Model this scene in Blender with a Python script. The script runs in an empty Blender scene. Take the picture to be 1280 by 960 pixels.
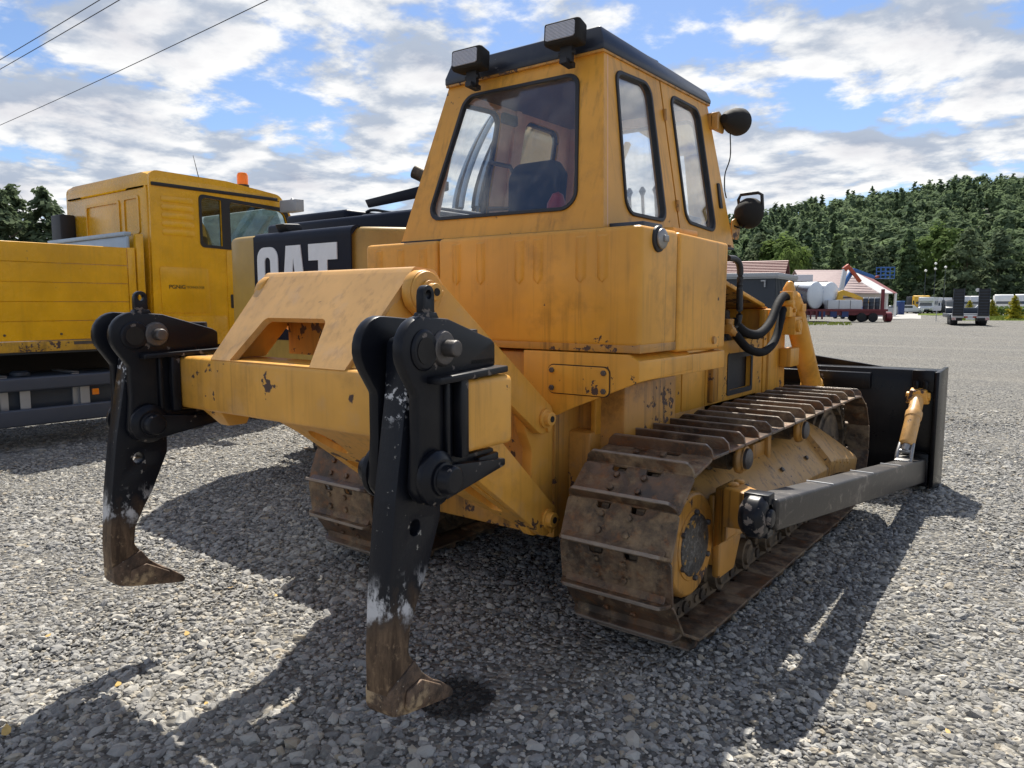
import bpy, bmesh, math, random
import numpy as np
from mathutils import Vector, Matrix, noise as mnoise
from mathutils.geometry import tessellate_polygon
R=math.radians; PI=math.pi
random.seed(7); np.random.seed(7)
S=bpy.context.scene; COL=S.collection

# ------------------------------------------------------------------ camera, sky, sun, exposure
AZ=R(37.5875); PITCH=R(6.1373); CAMH=1.6
cd=bpy.data.cameras.new('camera'); cam=bpy.data.objects.new('camera',cd); COL.objects.link(cam)
cam.location=(0,0,CAMH); cam.rotation_euler=(R(90)-PITCH,0,AZ)
cd.sensor_width=36; cd.lens=36*930/1280; cd.clip_start=.05; cd.clip_end=4000
S.camera=cam
SUNDIR=Vector((-.36,.62,1)).normalized()          # towards the sun
SUN_EL=math.asin(SUNDIR.z); SUN_AZ=math.atan2(SUNDIR.x,SUNDIR.y)
sl=bpy.data.lights.new('sun','SUN'); sun=bpy.data.objects.new('sun',sl); COL.objects.link(sun)
sl.energy=3.3; sl.angle=R(.5); sl.color=(1,.945,.85)
sun.rotation_euler=(-SUNDIR).to_track_quat('-Z','Y').to_euler(); sun.location=(0,0,60)
S.view_settings.view_transform='Standard'; S.view_settings.look='None'
S.view_settings.exposure=1.35; S.view_settings.gamma=1

class NT:
    """tiny node-tree writer"""
    def __init__(s,tree): s.t=tree; s.n=tree.nodes; s.l=tree.links
    def add(s,typ,ins=None,**kw):
        n=s.n.new(typ)
        for k,v in kw.items(): setattr(n,k,v)
        for k,v in (ins or {}).items():
            sk=n.inputs[k]
            if hasattr(v,'links') and hasattr(v,'is_linked'): s.l.new(v,sk)
            else: sk.default_value=v
        return n
    def math(s,op,a,b=0.,c=0.,clamp=False):
        n=s.add('ShaderNodeMath',{0:a,1:b,2:c},operation=op); n.use_clamp=clamp; return n.outputs[0]
    def vmath(s,op,a,b=(0,0,0)):
        n=s.add('ShaderNodeVectorMath',{0:a,1:b},operation=op); return n.outputs['Value'] if op in('LENGTH','DISTANCE','DOT_PRODUCT') else n.outputs[0]
    def noise(s,vec,scale,detail=4,rough=.55,dist=0.):
        return s.add('ShaderNodeTexNoise',{'Vector':vec,'Scale':scale,'Detail':detail,'Roughness':rough,'Distortion':dist}).outputs['Fac']
    def ss(s,v,a,b,to0=0.,to1=1.):
        return s.add('ShaderNodeMapRange',{'Value':v,'From Min':a,'From Max':b,'To Min':to0,'To Max':to1},interpolation_type='SMOOTHSTEP').outputs[0]
    def mix(s,f,a,b,mode='MIX'):
        n=s.add('ShaderNodeMix',data_type='RGBA',blend_type=mode)
        for k,v in ((0,f),(6,a),(7,b)):
            if hasattr(v,'is_linked'): s.l.new(v,n.inputs[k])
            else: n.inputs[k].default_value=v if k==0 else (*v[:3],1)
        return n.outputs[2]
    def mapping(s,vec,scale=(1,1,1),loc=(0,0,0)):
        return s.add('ShaderNodeMapping',{'Vector':vec,'Scale':scale,'Location':loc}).outputs[0]

W=bpy.data.worlds.new('World'); S.world=W; W.use_nodes=True
W.node_tree.nodes.clear(); w=NT(W.node_tree)
sky=w.add('ShaderNodeTexSky'); sky.sky_type='NISHITA'; sky.sun_disc=False
sky.sun_elevation=SUN_EL; sky.sun_rotation=SUN_AZ; sky.altitude=300; sky.air_density=1.0; sky.dust_density=.6; sky.ozone_density=1.5
tc=w.add('ShaderNodeTexCoord').outputs['Generated']
sep=w.add('ShaderNodeSeparateXYZ',{0:tc}); dz=w.math('MAXIMUM',sep.outputs[2],0.0)
den=w.math('ADD',dz,.17)
uv=w.add('ShaderNodeCombineXYZ',{0:w.math('DIVIDE',sep.outputs[0],den),1:w.math('DIVIDE',sep.outputs[1],den),2:3.7}).outputs[0]
uvw=w.vmath('ADD',uv,w.vmath('SCALE',w.add('ShaderNodeTexNoise',{'Vector':uv,'Scale':.9,'Detail':3}).outputs['Color']))
big=w.noise(w.mapping(uv,(1,1,1),(3.1,8.2,0)),.34,2,.5)
n1=w.noise(w.mapping(uv,(1,1,1),(11.3,4.6,0)),2.3,13,.57,.1)
dens=w.math('ADD',n1,w.math('MULTIPLY',w.math('SUBTRACT',big,.5),.50))
sund=Vector((-.36,.62,0)).normalized()*.13
n2=w.noise(w.mapping(uv,(1,1,1),(11.3+sund.x*.75,4.6+sund.y*.75,0)),2.3,8,.57,.1)
low=w.ss(dz,.0,.30,.055,.0)                                  # cloud layer closes up towards the horizon
mask=w.ss(w.math('ADD',dens,low),.445,.535)
shade=w.ss(w.math('SUBTRACT',n1,n2),-.09,.10)                 # sun side of a puff brighter than its base
thick=w.ss(dens,.52,.78,1.0,.72)
cl=w.mix(shade,(2.45,2.8,3.4),(5.4,5.4,5.35))
cl=w.mix(1.0,cl,w.add('ShaderNodeCombineXYZ',{0:thick,1:thick,2:w.math('POWER',thick,.8)}).outputs[0],'MULTIPLY')
skyc=w.mix(1.0,sky.outputs[0],(.54,.60,.70),'MULTIPLY')
bgc=w.mix(mask,skyc,cl)
bg=w.add('ShaderNodeBackground',{'Color':bgc,'Strength':.077})
wo=w.add('ShaderNodeOutputWorld'); w.l.new(bg.outputs[0],wo.inputs[0])

# ------------------------------------------------------------------ materials
def newmat(name):
    m=bpy.data.materials.new(name); m.use_nodes=True; m.node_tree.nodes.clear(); t=NT(m.node_tree)
    t.out=t.add('ShaderNodeOutputMaterial'); t.tc=t.add('ShaderNodeTexCoord'); t.obj=t.tc.outputs['Object']
    return m,t
def finish(t,color,rough=.5,metal=0.,bump=None,bstr=.3,bdist=.01,spec=.5,**kw):
    ins={'Base Color':color if hasattr(color,'is_linked') else (*color,1),'Roughness':rough,'Metallic':metal,'Specular IOR Level':spec}
    ins.update(kw)
    if bump is not None: ins['Normal']=t.add('ShaderNodeBump',{'Height':bump,'Strength':bstr,'Distance':bdist}).outputs[0]
    p=t.add('ShaderNodeBsdfPrincipled',ins); t.l.new(p.outputs[0],t.out.inputs[0]); return p
def plain(name,c,rough=.5,metal=0.,var=.15,scale=6,bstr=.1,spec=.5,**kw):
    m,t=newmat(name); n=t.noise(t.obj,scale,5); n2=t.noise(t.obj,scale*9,3)
    c2=tuple(x*(1-var) for x in c); c3=tuple(min(1,x*(1+var)) for x in c)
    col=t.mix(n,c2,c3); r=t.math('ADD',rough-.08,t.math('MULTIPLY',n2,.16))
    finish(t,col,r,metal,n2,bstr,.004,spec,**kw); return m
def paint(name,base,chipcol=(.055,.032,.025),rough=.42,chip=.66,chipmask=.52,streak=.35,dust=.25,scale=1.,dustcol=(.30,.23,.15),spec=.5,streakcol=(.05,.028,.014),chipscale=22):
    m,t=newmat(name); o=t.obj
    big=t.noise(o,2.2*scale,4); med=t.noise(o,9*scale,5,.6)
    col=t.mix(t.ss(big,.3,.7),tuple(x*.86 for x in base),tuple(min(1,x*1.10) for x in base))
    # washed-out chalky areas
    col=t.mix(t.math('MULTIPLY',t.ss(med,.5,.75),dust),col,dustcol)
    # run-off streaks, drawn out downwards
    st=t.noise(t.mapping(o,(26*scale,26*scale,1.1*scale)),1,4,.6); stm=t.noise(t.mapping(o,(3,3,1.6),(5,2,7)),1,3)
    col=t.mix(t.math('MULTIPLY',t.math('MULTIPLY',t.ss(st,.47,.70),t.ss(stm,.36,.60)),streak),col,streakcol)
    grime=t.noise(t.mapping(o,(1,1,1),(9,9,2)),3.1*scale,8,.68)
    col=t.mix(t.math('MULTIPLY',t.ss(grime,.52,.72),streak*.9),col,streakcol)
    ch=t.noise(t.mapping(o,(1,1,1),(3,1,8)),chipscale*scale,6,.62); cm=t.noise(t.mapping(o,(1,1,1),(1,6,4)),1.9*scale,3)
    cv=t.ss(t.math('ADD',ch,t.math('MULTIPLY',t.math('SUBTRACT',cm,chipmask),1.0)),chip-.005,chip+.015)
    col=t.mix(cv,col,t.mix(t.noise(o,60,3),chipcol,tuple(x*1.9 for x in chipcol)))
    fine=t.noise(o,170*scale,2)
    r=t.math('ADD',t.math('ADD',rough-.06,t.math('MULTIPLY',med,.14)),t.math('MULTIPLY',cv,.3))
    h=t.math('ADD',t.math('MULTIPLY',fine,.12),t.math('ADD',t.math('MULTIPLY',cv,-.6),t.math('MULTIPLY',big,.5)))
    finish(t,col,r,0,h,.35,.004,spec); return m

M={}
M['yellow']=paint('yellow_paint',(.71,.335,.038),chip=.70,chipscale=13,streak=.32,dust=.12,dustcol=(.46,.27,.13))
M['yellow_worn']=paint('worn_yellow_paint',(.52,.25,.045),chipscale=15,chip=.67,chipmask=.47,streak=.75,dust=.55,dustcol=(.30,.19,.10))
M['ripper_yellow']=paint('chalky_yellow_paint',(.71,.35,.055),chip=.68,chipscale=12,streak=.26,dust=.3,dustcol=(.52,.33,.18))
M['hood_yellow']=paint('chalky_worn_yellow_paint',(.62,.345,.110),chip=.725,chipscale=12,streak=.25,dust=.45,dustcol=(.50,.33,.20))
M['cab_in']=paint('cab_interior_paint',(.78,.44,.28),chip=.85,streak=.2,dust=.2,dustcol=(.5,.3,.2))
M['black']=paint('glossy_black_paint',(.007,.008,.012),chipcol=(.10,.085,.075),rough=.33,chip=.70,streak=.12,dust=.14,dustcol=(.04,.04,.04),streakcol=(.05,.045,.035),spec=.22)
M['roof_black']=paint('roof_black_paint',(.014,.018,.030),chipcol=(.12,.12,.13),rough=.34,chip=.76,streak=.12,dust=.3,dustcol=(.05,.055,.065),streakcol=(.06,.05,.05))
M['blade_black']=paint('blade_black_paint',(.006,.006,.008),chipcol=(.09,.08,.075),rough=.28,chip=.74,streak=.1,dust=.08,dustcol=(.04,.04,.04),streakcol=(.05,.045,.035),spec=.22)
M['dark']=plain('dark_void',(.012,.010,.008),.8)
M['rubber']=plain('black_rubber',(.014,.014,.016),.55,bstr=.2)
M['hose']=plain('hose_rubber',(.009,.009,.010),.75,spec=.15,bstr=.2)
M['steel']=plain('bare_steel',(.30,.29,.28),.4,.8,.3)
M['dull_steel']=plain('dull_steel',(.11,.10,.095),.5,.6,.4,14,.3)
M['lamp_plastic']=plain('lamp_plastic',(.022,.020,.018),.75,spec=.2)
M['seat']=plain('seat_cloth',(.022,.026,.045),.85,scale=30,bstr=.4)
M['headliner']=plain('headliner',(.16,.13,.15),.9)
M['grime']=plain('grimy_outline',(.05,.028,.016),.8)
M['red']=plain('red_plastic',(.30,.02,.025),.4)
M['chrome']=plain('chrome',(.6,.6,.6),.15,1.,.05)

def m_glass(name,tint=(.975,.985,.985),rough=.0,dirt=.10,alpha=1.):
    m,t=newmat(name)
    fres=t.math('ADD',.035,t.math('MULTIPLY',t.math('POWER',t.add('ShaderNodeLayerWeight',{'Blend':.5}).outputs['Facing'],3.0),1.0))
    tr=t.add('ShaderNodeBsdfTransparent',{'Color':(*tint,1)})
    gl=t.add('ShaderNodeBsdfGlossy',{'Color':(1,1,1,1),'Roughness':.02})
    m1=t.add('ShaderNodeMixShader',{0:fres,1:tr.outputs[0],2:gl.outputs[0]})
    d=t.noise(t.obj,5,8,.7); d2=t.noise(t.mapping(t.obj,(30,30,3)),1,4)
    f=t.math('MULTIPLY',t.math('ADD',t.ss(d,.35,.8),t.math('MULTIPLY',t.ss(d2,.55,.8),.6)),dirt)
    df=t.add('ShaderNodeBsdfDiffuse',{'Color':(.42,.42,.42,1)})
    m2=t.add('ShaderNodeMixShader',{0:f,1:m1.outputs[0],2:df.outputs[0]})
    t.l.new(m2.outputs[0],t.out.inputs[0]); return m
M['glass']=m_glass('window_glass')
M['glass_dark']=m_glass('tinted_glass',(.55,.62,.62),dirt=.05)

def m_track():
    m,t=newmat('worn_track_steel'); o=t.obj
    rnd=t.add('ShaderNodeObjectInfo').outputs['Random']
    off=t.add('ShaderNodeCombineXYZ',{0:t.math('MULTIPLY',rnd,37.),1:t.math('MULTIPLY',rnd,11.),2:t.math('MULTIPLY',rnd,5.)}).outputs[0]
    v=t.vmath('ADD',o,off)
    a=t.noise(v,4.5,7,.65); b=t.noise(v,17,6,.7); c=t.noise(t.vmath('ADD',v,(5,5,5)),7,8,.72)
    col=t.mix(t.ss(a,.35,.65),(.055,.044,.036),(.17,.105,.065))
    col=t.mix(t.math('MULTIPLY',t.ss(b,.50,.66),.7),col,(.23,.10,.038))
    mud=t.ss(t.math('ADD',c,t.math('MULTIPLY',t.math('SUBTRACT',rnd,.5),.14)),.44,.66)
    col=t.mix(t.math('MULTIPLY',mud,t.ss(b,.30,.60,.40,.9)),col,t.mix(b,(.17,.115,.065),(.34,.255,.155)))
    zc=t.add('ShaderNodeSeparateXYZ',{0:o}).outputs[2]
    col=t.mix(t.math('MULTIPLY',t.ss(t.math('ADD',zc,t.math('MULTIPLY',b,.014)),.062,.072),.75),col,(.30,.26,.22))
    r=t.math('ADD',t.math('MULTIPLY',mud,.42),t.math('ADD',.26,t.math('MULTIPLY',b,.2)))
    met=t.math('MULTIPLY',t.math('SUBTRACT',1.,mud),.35)
    h=t.math('ADD',t.math('MULTIPLY',b,.5),t.math('MULTIPLY',mud,.7))
    finish(t,col,r,met,h,.6,.008); return m
M['track']=m_track()
def m_undercarriage():
    m,t=newmat('oily_undercarriage_steel'); o=t.obj
    a=t.noise(o,6,7,.65); b=t.noise(o,28,6,.7)
    col=t.mix(t.ss(a,.4,.65),(.045,.034,.025),(.18,.13,.08)); col=t.mix(t.math('MULTIPLY',t.ss(b,.5,.7),.6),col,(.17,.12,.07))
    finish(t,col,.6,.2,b,.5,.006); return m
M['under']=m_undercarriage()
def m_shank():
    # black paint on the upper part, scraped grey band, bare rusty steel at the digging end (wear follows height on the shank)
    m,t=newmat('shank_paint_and_bare_steel'); o=t.obj
    z=t.add('ShaderNodeSeparateXYZ',{0:o}).outputs[2]
    a=t.noise(o,7,6,.65); b=t.noise(o,34,5,.65); s=t.noise(t.mapping(o,(24,24,5)),1,7,.72)
    zz=t.math('ADD',z,t.math('MULTIPLY',t.math('SUBTRACT',a,.5),.32))
    bare=t.ss(t.math('ADD',zz,t.math('MULTIPLY',t.math('SUBTRACT',s,.5),.25)),.72,.58)
    scrape=t.math('MULTIPLY',t.math('MULTIPLY',t.ss(zz,.64,.70),t.ss(zz,.80,.72)),t.ss(t.math('ADD',t.math('MULTIPLY',a,1.0),t.math('MULTIPLY',s,.5)),.71,.81))
    scr2=t.math('MULTIPLY',t.math('MULTIPLY',t.ss(z,1.22,1.30),t.ss(z,1.40,1.34)),t.ss(b,.55,.62))
    chips=t.ss(t.math('ADD',b,t.math('MULTIPLY',s,.4)),.86,.90)
    col=t.mix(a,(.007,.009,.014),(.013,.014,.019))
    col=t.mix(chips,col,(.25,.24,.22))
    rust=t.mix(t.ss(s,.35,.7),(.060,.040,.028),(.20,.135,.085)); rust=t.mix(t.ss(b,.55,.75),rust,(.30,.21,.13))
    col=t.mix(bare,col,rust)
    col=t.mix(t.math('MAXIMUM',scrape,scr2),col,(.52,.52,.53))
    finish(t,col,t.math('ADD',.28,t.math('MULTIPLY',bare,.28)),t.math('MULTIPLY',bare,.25),t.math('ADD',b,s),.35,.004,.2); return m
M['shank']=m_shank()
def m_arm():
    m,t=newmat('scuffed_push_arm_paint'); o=t.obj
    a=t.noise(o,3,6,.65); b=t.noise(o,24,6,.7); s=t.noise(t.mapping(o,(9,3,30)),1,5,.7)
    col=t.mix(a,(.016,.015,.015),(.050,.043,.038)); col=t.mix(t.ss(t.math('ADD',a,t.math('MULTIPLY',b,.5)),.84,.97),col,(.17,.15,.13))
    col=t.mix(t.math('MULTIPLY',t.ss(s,.56,.74),.5),col,(.20,.175,.15))
    finish(t,col,.42,.25,b,.3,.004); return m
M['arm']=m_arm()
def m_cover():
    m,t=newmat('scraped_yellow_cover_paint'); o=t.obj
    s=t.noise(t.mapping(o,(8,15,8)),1,8,.8); b=t.noise(o,26,6,.65); a=t.noise(o,4,5)
    col=t.mix(a,(.50,.27,.075),(.62,.34,.10)); col=t.mix(t.math('MULTIPLY',t.math('MULTIPLY',t.ss(s,.50,.60),t.ss(b,.38,.55)),.6),col,(.17,.095,.05))
    col=t.mix(t.math('MULTIPLY',t.ss(a,.5,.7),.4),col,(.45,.29,.16))
    col=t.mix(t.ss(t.math('ADD',b,t.math('MULTIPLY',a,.3)),.79,.82),col,(.035,.022,.016))
    finish(t,col,.46,0,t.math('ADD',s,b),.3,.004); return m
M['cover']=m_cover()
def m_lens():
    m,t=newmat('ribbed_lamp_lens'); 
    sp=t.add('ShaderNodeSeparateXYZ',{0:t.obj}); k=2*PI/.0135
    g=t.math('MULTIPLY',t.math('ABSOLUTE',t.math('SINE',t.math('MULTIPLY',sp.outputs[0],k))),t.math('ABSOLUTE',t.math('SINE',t.math('MULTIPLY',sp.outputs[2],k))))
    col=t.mix(t.ss(g,.1,.45),(.05,.05,.06),(.62,.62,.66))
    finish(t,col,.12,.2,g,.4,.003); return m
M['lens']=m_lens()

def m_scuff():
    m,t=newmat('scuffed_hub_plate'); a=t.noise(t.obj,14,7,.7); b=t.noise(t.obj,46,5,.7)
    col=t.mix(t.ss(b,.45,.65),(.055,.052,.05),(.16,.155,.15)); col=t.mix(t.ss(a,.58,.62),col,(.50,.28,.05)); col=t.mix(t.ss(b,.66,.7),col,(.4,.4,.4))
    finish(t,col,.45,.2,b,.5,.004); return m
M['scuffed']=m_scuff()
def m_tip():
    m,t=newmat('rusty_ripper_tip'); a=t.noise(t.obj,16,7,.7); b=t.noise(t.obj,60,5,.7); c=t.noise(t.obj,9,5,.6)
    col=t.mix(t.ss(a,.35,.65),(.055,.036,.025),(.17,.11,.07)); col=t.mix(t.ss(c,.55,.66),col,(.40,.29,.17)); col=t.mix(t.ss(b,.63,.7),col,(.42,.36,.28))
    finish(t,col,.65,.15,t.math('ADD',a,b),.8,.006); return m
M['tip']=m_tip()
def stain(t,pos,c,r,n):
    d=t.vmath('DISTANCE',pos,c); return t.ss(t.math('ADD',t.math('DIVIDE',d,r),t.math('MULTIPLY',n,.9)),1.45,1.15)
OIL=((-1.93,2.13,0),.20)
def m_gravel():
    m,t=newmat('crushed_stone'); oi=t.add('ShaderNodeObjectInfo'); rnd=oi.outputs['Random']
    loc=oi.outputs['Location']
    cr=t.add('ShaderNodeValToRGB',{0:rnd}); e=cr.color_ramp.elements; e[0].color=(.105,.104,.101,1); e[1].position=1; e[1].color=(.62,.585,.51,1)
    for p,c in ((.3,(.20,.198,.193)),(.62,(.30,.294,.278)),(.86,(.41,.395,.355)),(.955,(.30,.25,.175))):
        q=e.new(p); q.color=(*c,1)
    g=t.add('ShaderNodeNewGeometry').outputs['Position']
    n=t.noise(g,60,4,.65); n2=t.noise(g,.55,4)
    col=t.mix(t.math('MULTIPLY',t.ss(n,.4,.75),.45),cr.outputs[0],(.36,.345,.31))
    col=t.mix(t.math('MULTIPLY',t.ss(n2,.45,.7),.18),col,(.33,.29,.22))
    o=stain(t,loc,*OIL,t.noise(loc,7,3)); col=t.mix(t.math('MULTIPLY',o,.9),col,(.012,.011,.010))
    finish(t,col,t.math('SUBTRACT',.85,t.math('MULTIPLY',o,.4)),0,n,.5,.004,.35); return m
M['stone']=m_gravel()
def m_ground():
    m,t=newmat('gravel_yard'); g=t.add('ShaderNodeNewGeometry').outputs['Position']
    v=t.add('ShaderNodeTexVoronoi',{'Vector':g,'Scale':34.,'Randomness':1.}); v2=t.add('ShaderNodeTexVoronoi',{'Vector':g,'Scale':15.,'Randomness':1.})
    cr=t.add('ShaderNodeValToRGB',{0:t.math('FRACT',t.math('MULTIPLY',t.add('ShaderNodeSeparateColor',{0:v.outputs['Color']}).outputs[0],3.1))}); e=cr.color_ramp.elements
    e[0].color=(.066,.065,.062,1); e[1].color=(.30,.284,.245,1); q=e.new(.45); q.color=(.14,.137,.130,1)
    sh=t.math('MULTIPLY',v.outputs['Distance'],1.4)
    n=t.noise(g,.35,6,.6); n2=t.noise(g,3.2,5,.65); n3=t.noise(t.mapping(g,(.06,.5,1)),1,4)
    col=t.mix(t.math('MULTIPLY',t.ss(n,.35,.7),.25),cr.outputs[0],(.215,.19,.15))
    col=t.mix(t.math('MULTIPLY',t.ss(n2,.5,.75),.28),col,(.12,.118,.115))
    col=t.mix(t.math('MULTIPLY',t.ss(n3,.48,.66),.30),col,(.26,.245,.21))
    o=stain(t,g,*OIL,t.noise(g,7,3)); col=t.mix(t.math('MULTIPLY',o,.9),col,(.012,.011,.010))
    h=t.math('ADD',t.math('MULTIPLY',sh,-1.),t.math('MULTIPLY',v2.outputs['Distance'],-.8))
    finish(t,col,.88,0,h,.9,.03,.3); return m
M['ground']=m_ground()

def m_leaf(name,c1,c2,transl=.25,rough=.65):
    m,t=newmat(name); oi=t.add('ShaderNodeObjectInfo').outputs['Random']
    g=t.add('ShaderNodeNewGeometry'); p=g.outputs['Position']
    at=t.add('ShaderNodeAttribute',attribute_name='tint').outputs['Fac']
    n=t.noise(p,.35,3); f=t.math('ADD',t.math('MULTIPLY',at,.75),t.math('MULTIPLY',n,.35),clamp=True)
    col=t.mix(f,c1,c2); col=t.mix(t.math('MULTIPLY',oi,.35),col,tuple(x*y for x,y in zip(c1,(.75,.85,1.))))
    pb=t.add('ShaderNodeBsdfPrincipled',{'Base Color':col,'Roughness':.9,'Specular IOR Level':.06})
    tr=t.add('ShaderNodeBsdfTranslucent',{'Color':col})
    mx=t.add('ShaderNodeMixShader',{0:transl,1:pb.outputs[0],2:tr.outputs[0]}); t.l.new(mx.outputs[0],t.out.inputs[0]); return m
M['conifer']=m_leaf('conifer_needles',(.062,.100,.052),(.165,.225,.098),.42)
M['broadleaf']=m_leaf('broadleaf_foliage',(.075,.125,.035),(.20,.27,.075),.4)
M['pine']=m_leaf('pine_needles',(.070,.10,.055),(.17,.215,.115),.35)
M['forest']=m_leaf('forest_foliage',(.078,.118,.074),(.19,.25,.125),.45)
M['gold']=m_leaf('golden_foliage',(.20,.18,.015),(.42,.36,.03))
M['grassm']=m_leaf('grass_blades',(.11,.15,.03),(.22,.25,.06))
M['bark']=plain('bark',(.10,.075,.055),.9,bstr=.6,scale=12)
M['white']=plain('white_paint',(.72,.72,.70),.35,var=.06)
M['far_white']=plain('dusty_white_paint',(.60,.61,.62),.4,var=.1)
M['far_glass']=plain('vehicle_glass',(.04,.05,.06),.1,spec=.8)
M['tyre']=plain('tyre_rubber',(.018,.018,.019),.8,bstr=.3,scale=20)
M['rim']=plain('wheel_rim',(.25,.25,.26),.4,.6)
M['dark_grey']=plain('dark_grey_plastic',(.035,.045,.062),.45)
M['guard']=plain('grey_side_guard',(.060,.070,.092),.42,var=.12)
M['strap']=plain('steel_strap',(.42,.43,.44),.4,.5)
M['amber']=plain('amber_lens',(.85,.22,.01),.2)
M['alu']=plain('galvanised_sheet',(.36,.44,.52),.42,.55,.15,5)
M['tank']=plain('white_tank',(.68,.72,.75),.3,var=.06)
M['inox']=plain('stainless_tank_shell',(.40,.42,.45),.28,.85,.15)
M['maroon']=plain('maroon_paint',(.16,.018,.024),.45,var=.25)
M['blue']=plain('blue_paint',(.035,.13,.36),.4,var=.15)
M['navy']=plain('navy_paint',(.02,.045,.16),.45)
M['orange']=plain('orange_red_paint',(.42,.07,.025),.45)
M['crane']=plain('crane_yellow',(.62,.36,.03),.45,var=.2)
M['container']=plain('dark_wall_cladding',(.026,.034,.046),.5)
M['trim']=plain('grey_trim',(.36,.37,.38),.45)
M['plaster']=plain('pale_plaster',(.50,.45,.41),.85,var=.1)
def m_tiles(name,c):
    m,t=newmat(name); n=t.noise(t.obj,3,4)
    finish(t,t.mix(n,tuple(x*.8 for x in c),tuple(x*1.2 for x in c)),.6); return m
M['tile']=m_tiles('red_roof_sheet',(.20,.055,.05)); M['tile_pale']=m_tiles('pale_roof_sheet',(.42,.31,.29)); M['sheet_white']=m_tiles('white_roof_sheet',(.66,.64,.62))
M['asphalt']=plain('pale_road',(.33,.32,.30),.85,var=.12,scale=.8)
M['soil']=plain('forest_floor',(.035,.05,.022),.95,scale=.05)
M['cat_yellow']=paint('excavator_yellow_paint',(.43,.265,.055),chip=.82,streak=.18,dust=.25,dustcol=(.40,.28,.11),rough=.38)
M['cat_black']=paint('excavator_black_panel',(.006,.009,.020),chip=.84,streak=.05,dust=.12,dustcol=(.01,.015,.03),rough=.38,spec=.15)
M['decal']=plain('white_decal',(.74,.75,.77),.4,var=.08,scale=20)
M['truck']=paint('truck_yellow_paint',(.80,.41,.010),chip=.83,streak=.10,dust=.06,dustcol=(.50,.28,.03),rough=.26,spec=.6)
M['truck_edge']=paint('rusted_truck_edge',(.60,.33,.03),chip=.67,chipmask=.48,streak=.6,dust=.3)
M['print']=plain('dark_print',(.02,.015,.012),.5)
M['leaf_y']=plain('fallen_leaf',(.50,.33,.10),.7,var=.4,scale=40)

# ------------------------------------------------------------------ mesh helpers
def link(o): COL.objects.link(o); return o
def meta(o,label=None,cat=None,group=None,kind=None):
    for k,v in (('label',label),('category',cat),('group',group),('kind',kind)):
        if v: o[k]=v
    return o
def root(name,label,cat,loc=(0,0,0),rz=0.,group=None):
    o=link(bpy.data.objects.new(name,None)); o.location=loc; o.rotation_euler=(0,0,rz); o.empty_display_size=.3
    return meta(o,label,cat,group)
def rounded(pts,r,n=5):
    """round the corners of a closed 2D polygon; r number or list"""
    out=[]; N=len(pts); rs=r if isinstance(r,(list,tuple)) else [r]*N
    for i in range(N):
        p=Vector(pts[i]); a=Vector(pts[i-1])-p; b=Vector(pts[(i+1)%N])-p
        if rs[i]<=1e-6: out.append(tuple(p)); continue
        ang=a.angle(b); d=min(rs[i]/math.tan(ang/2),a.length*.49,b.length*.49); rr=d*math.tan(ang/2)
        c=p+(a.normalized()+b.normalized()).normalized()*(rr/math.sin(ang/2))
        s=p+a.normalized()*d-c; e=p+b.normalized()*d-c
        th=s.angle_signed(e) if False else math.atan2(s.x*e.y-s.y*e.x,s.dot(e))
        for k in range(n+1):
            q=th*k/n; out.append((c.x+s.x*math.cos(q)-s.y*math.sin(q),c.y+s.x*math.sin(q)+s.y*math.cos(q)))
    return out
def circ(cx,cy,r,n=20,a0=0.,a1=2*PI,ry=None):
    full=abs(a1-a0-2*PI)<1e-6; k=n if full else n+1
    return [(cx+r*math.cos(a0+(a1-a0)*i/n),cy+(ry or r)*math.sin(a0+(a1-a0)*i/n)) for i in range(k)]
PL={'yz':lambda u,v,w:(w,u,v),'xz':lambda u,v,w:(u,w,v),'xy':lambda u,v,w:(u,v,w)}
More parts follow.
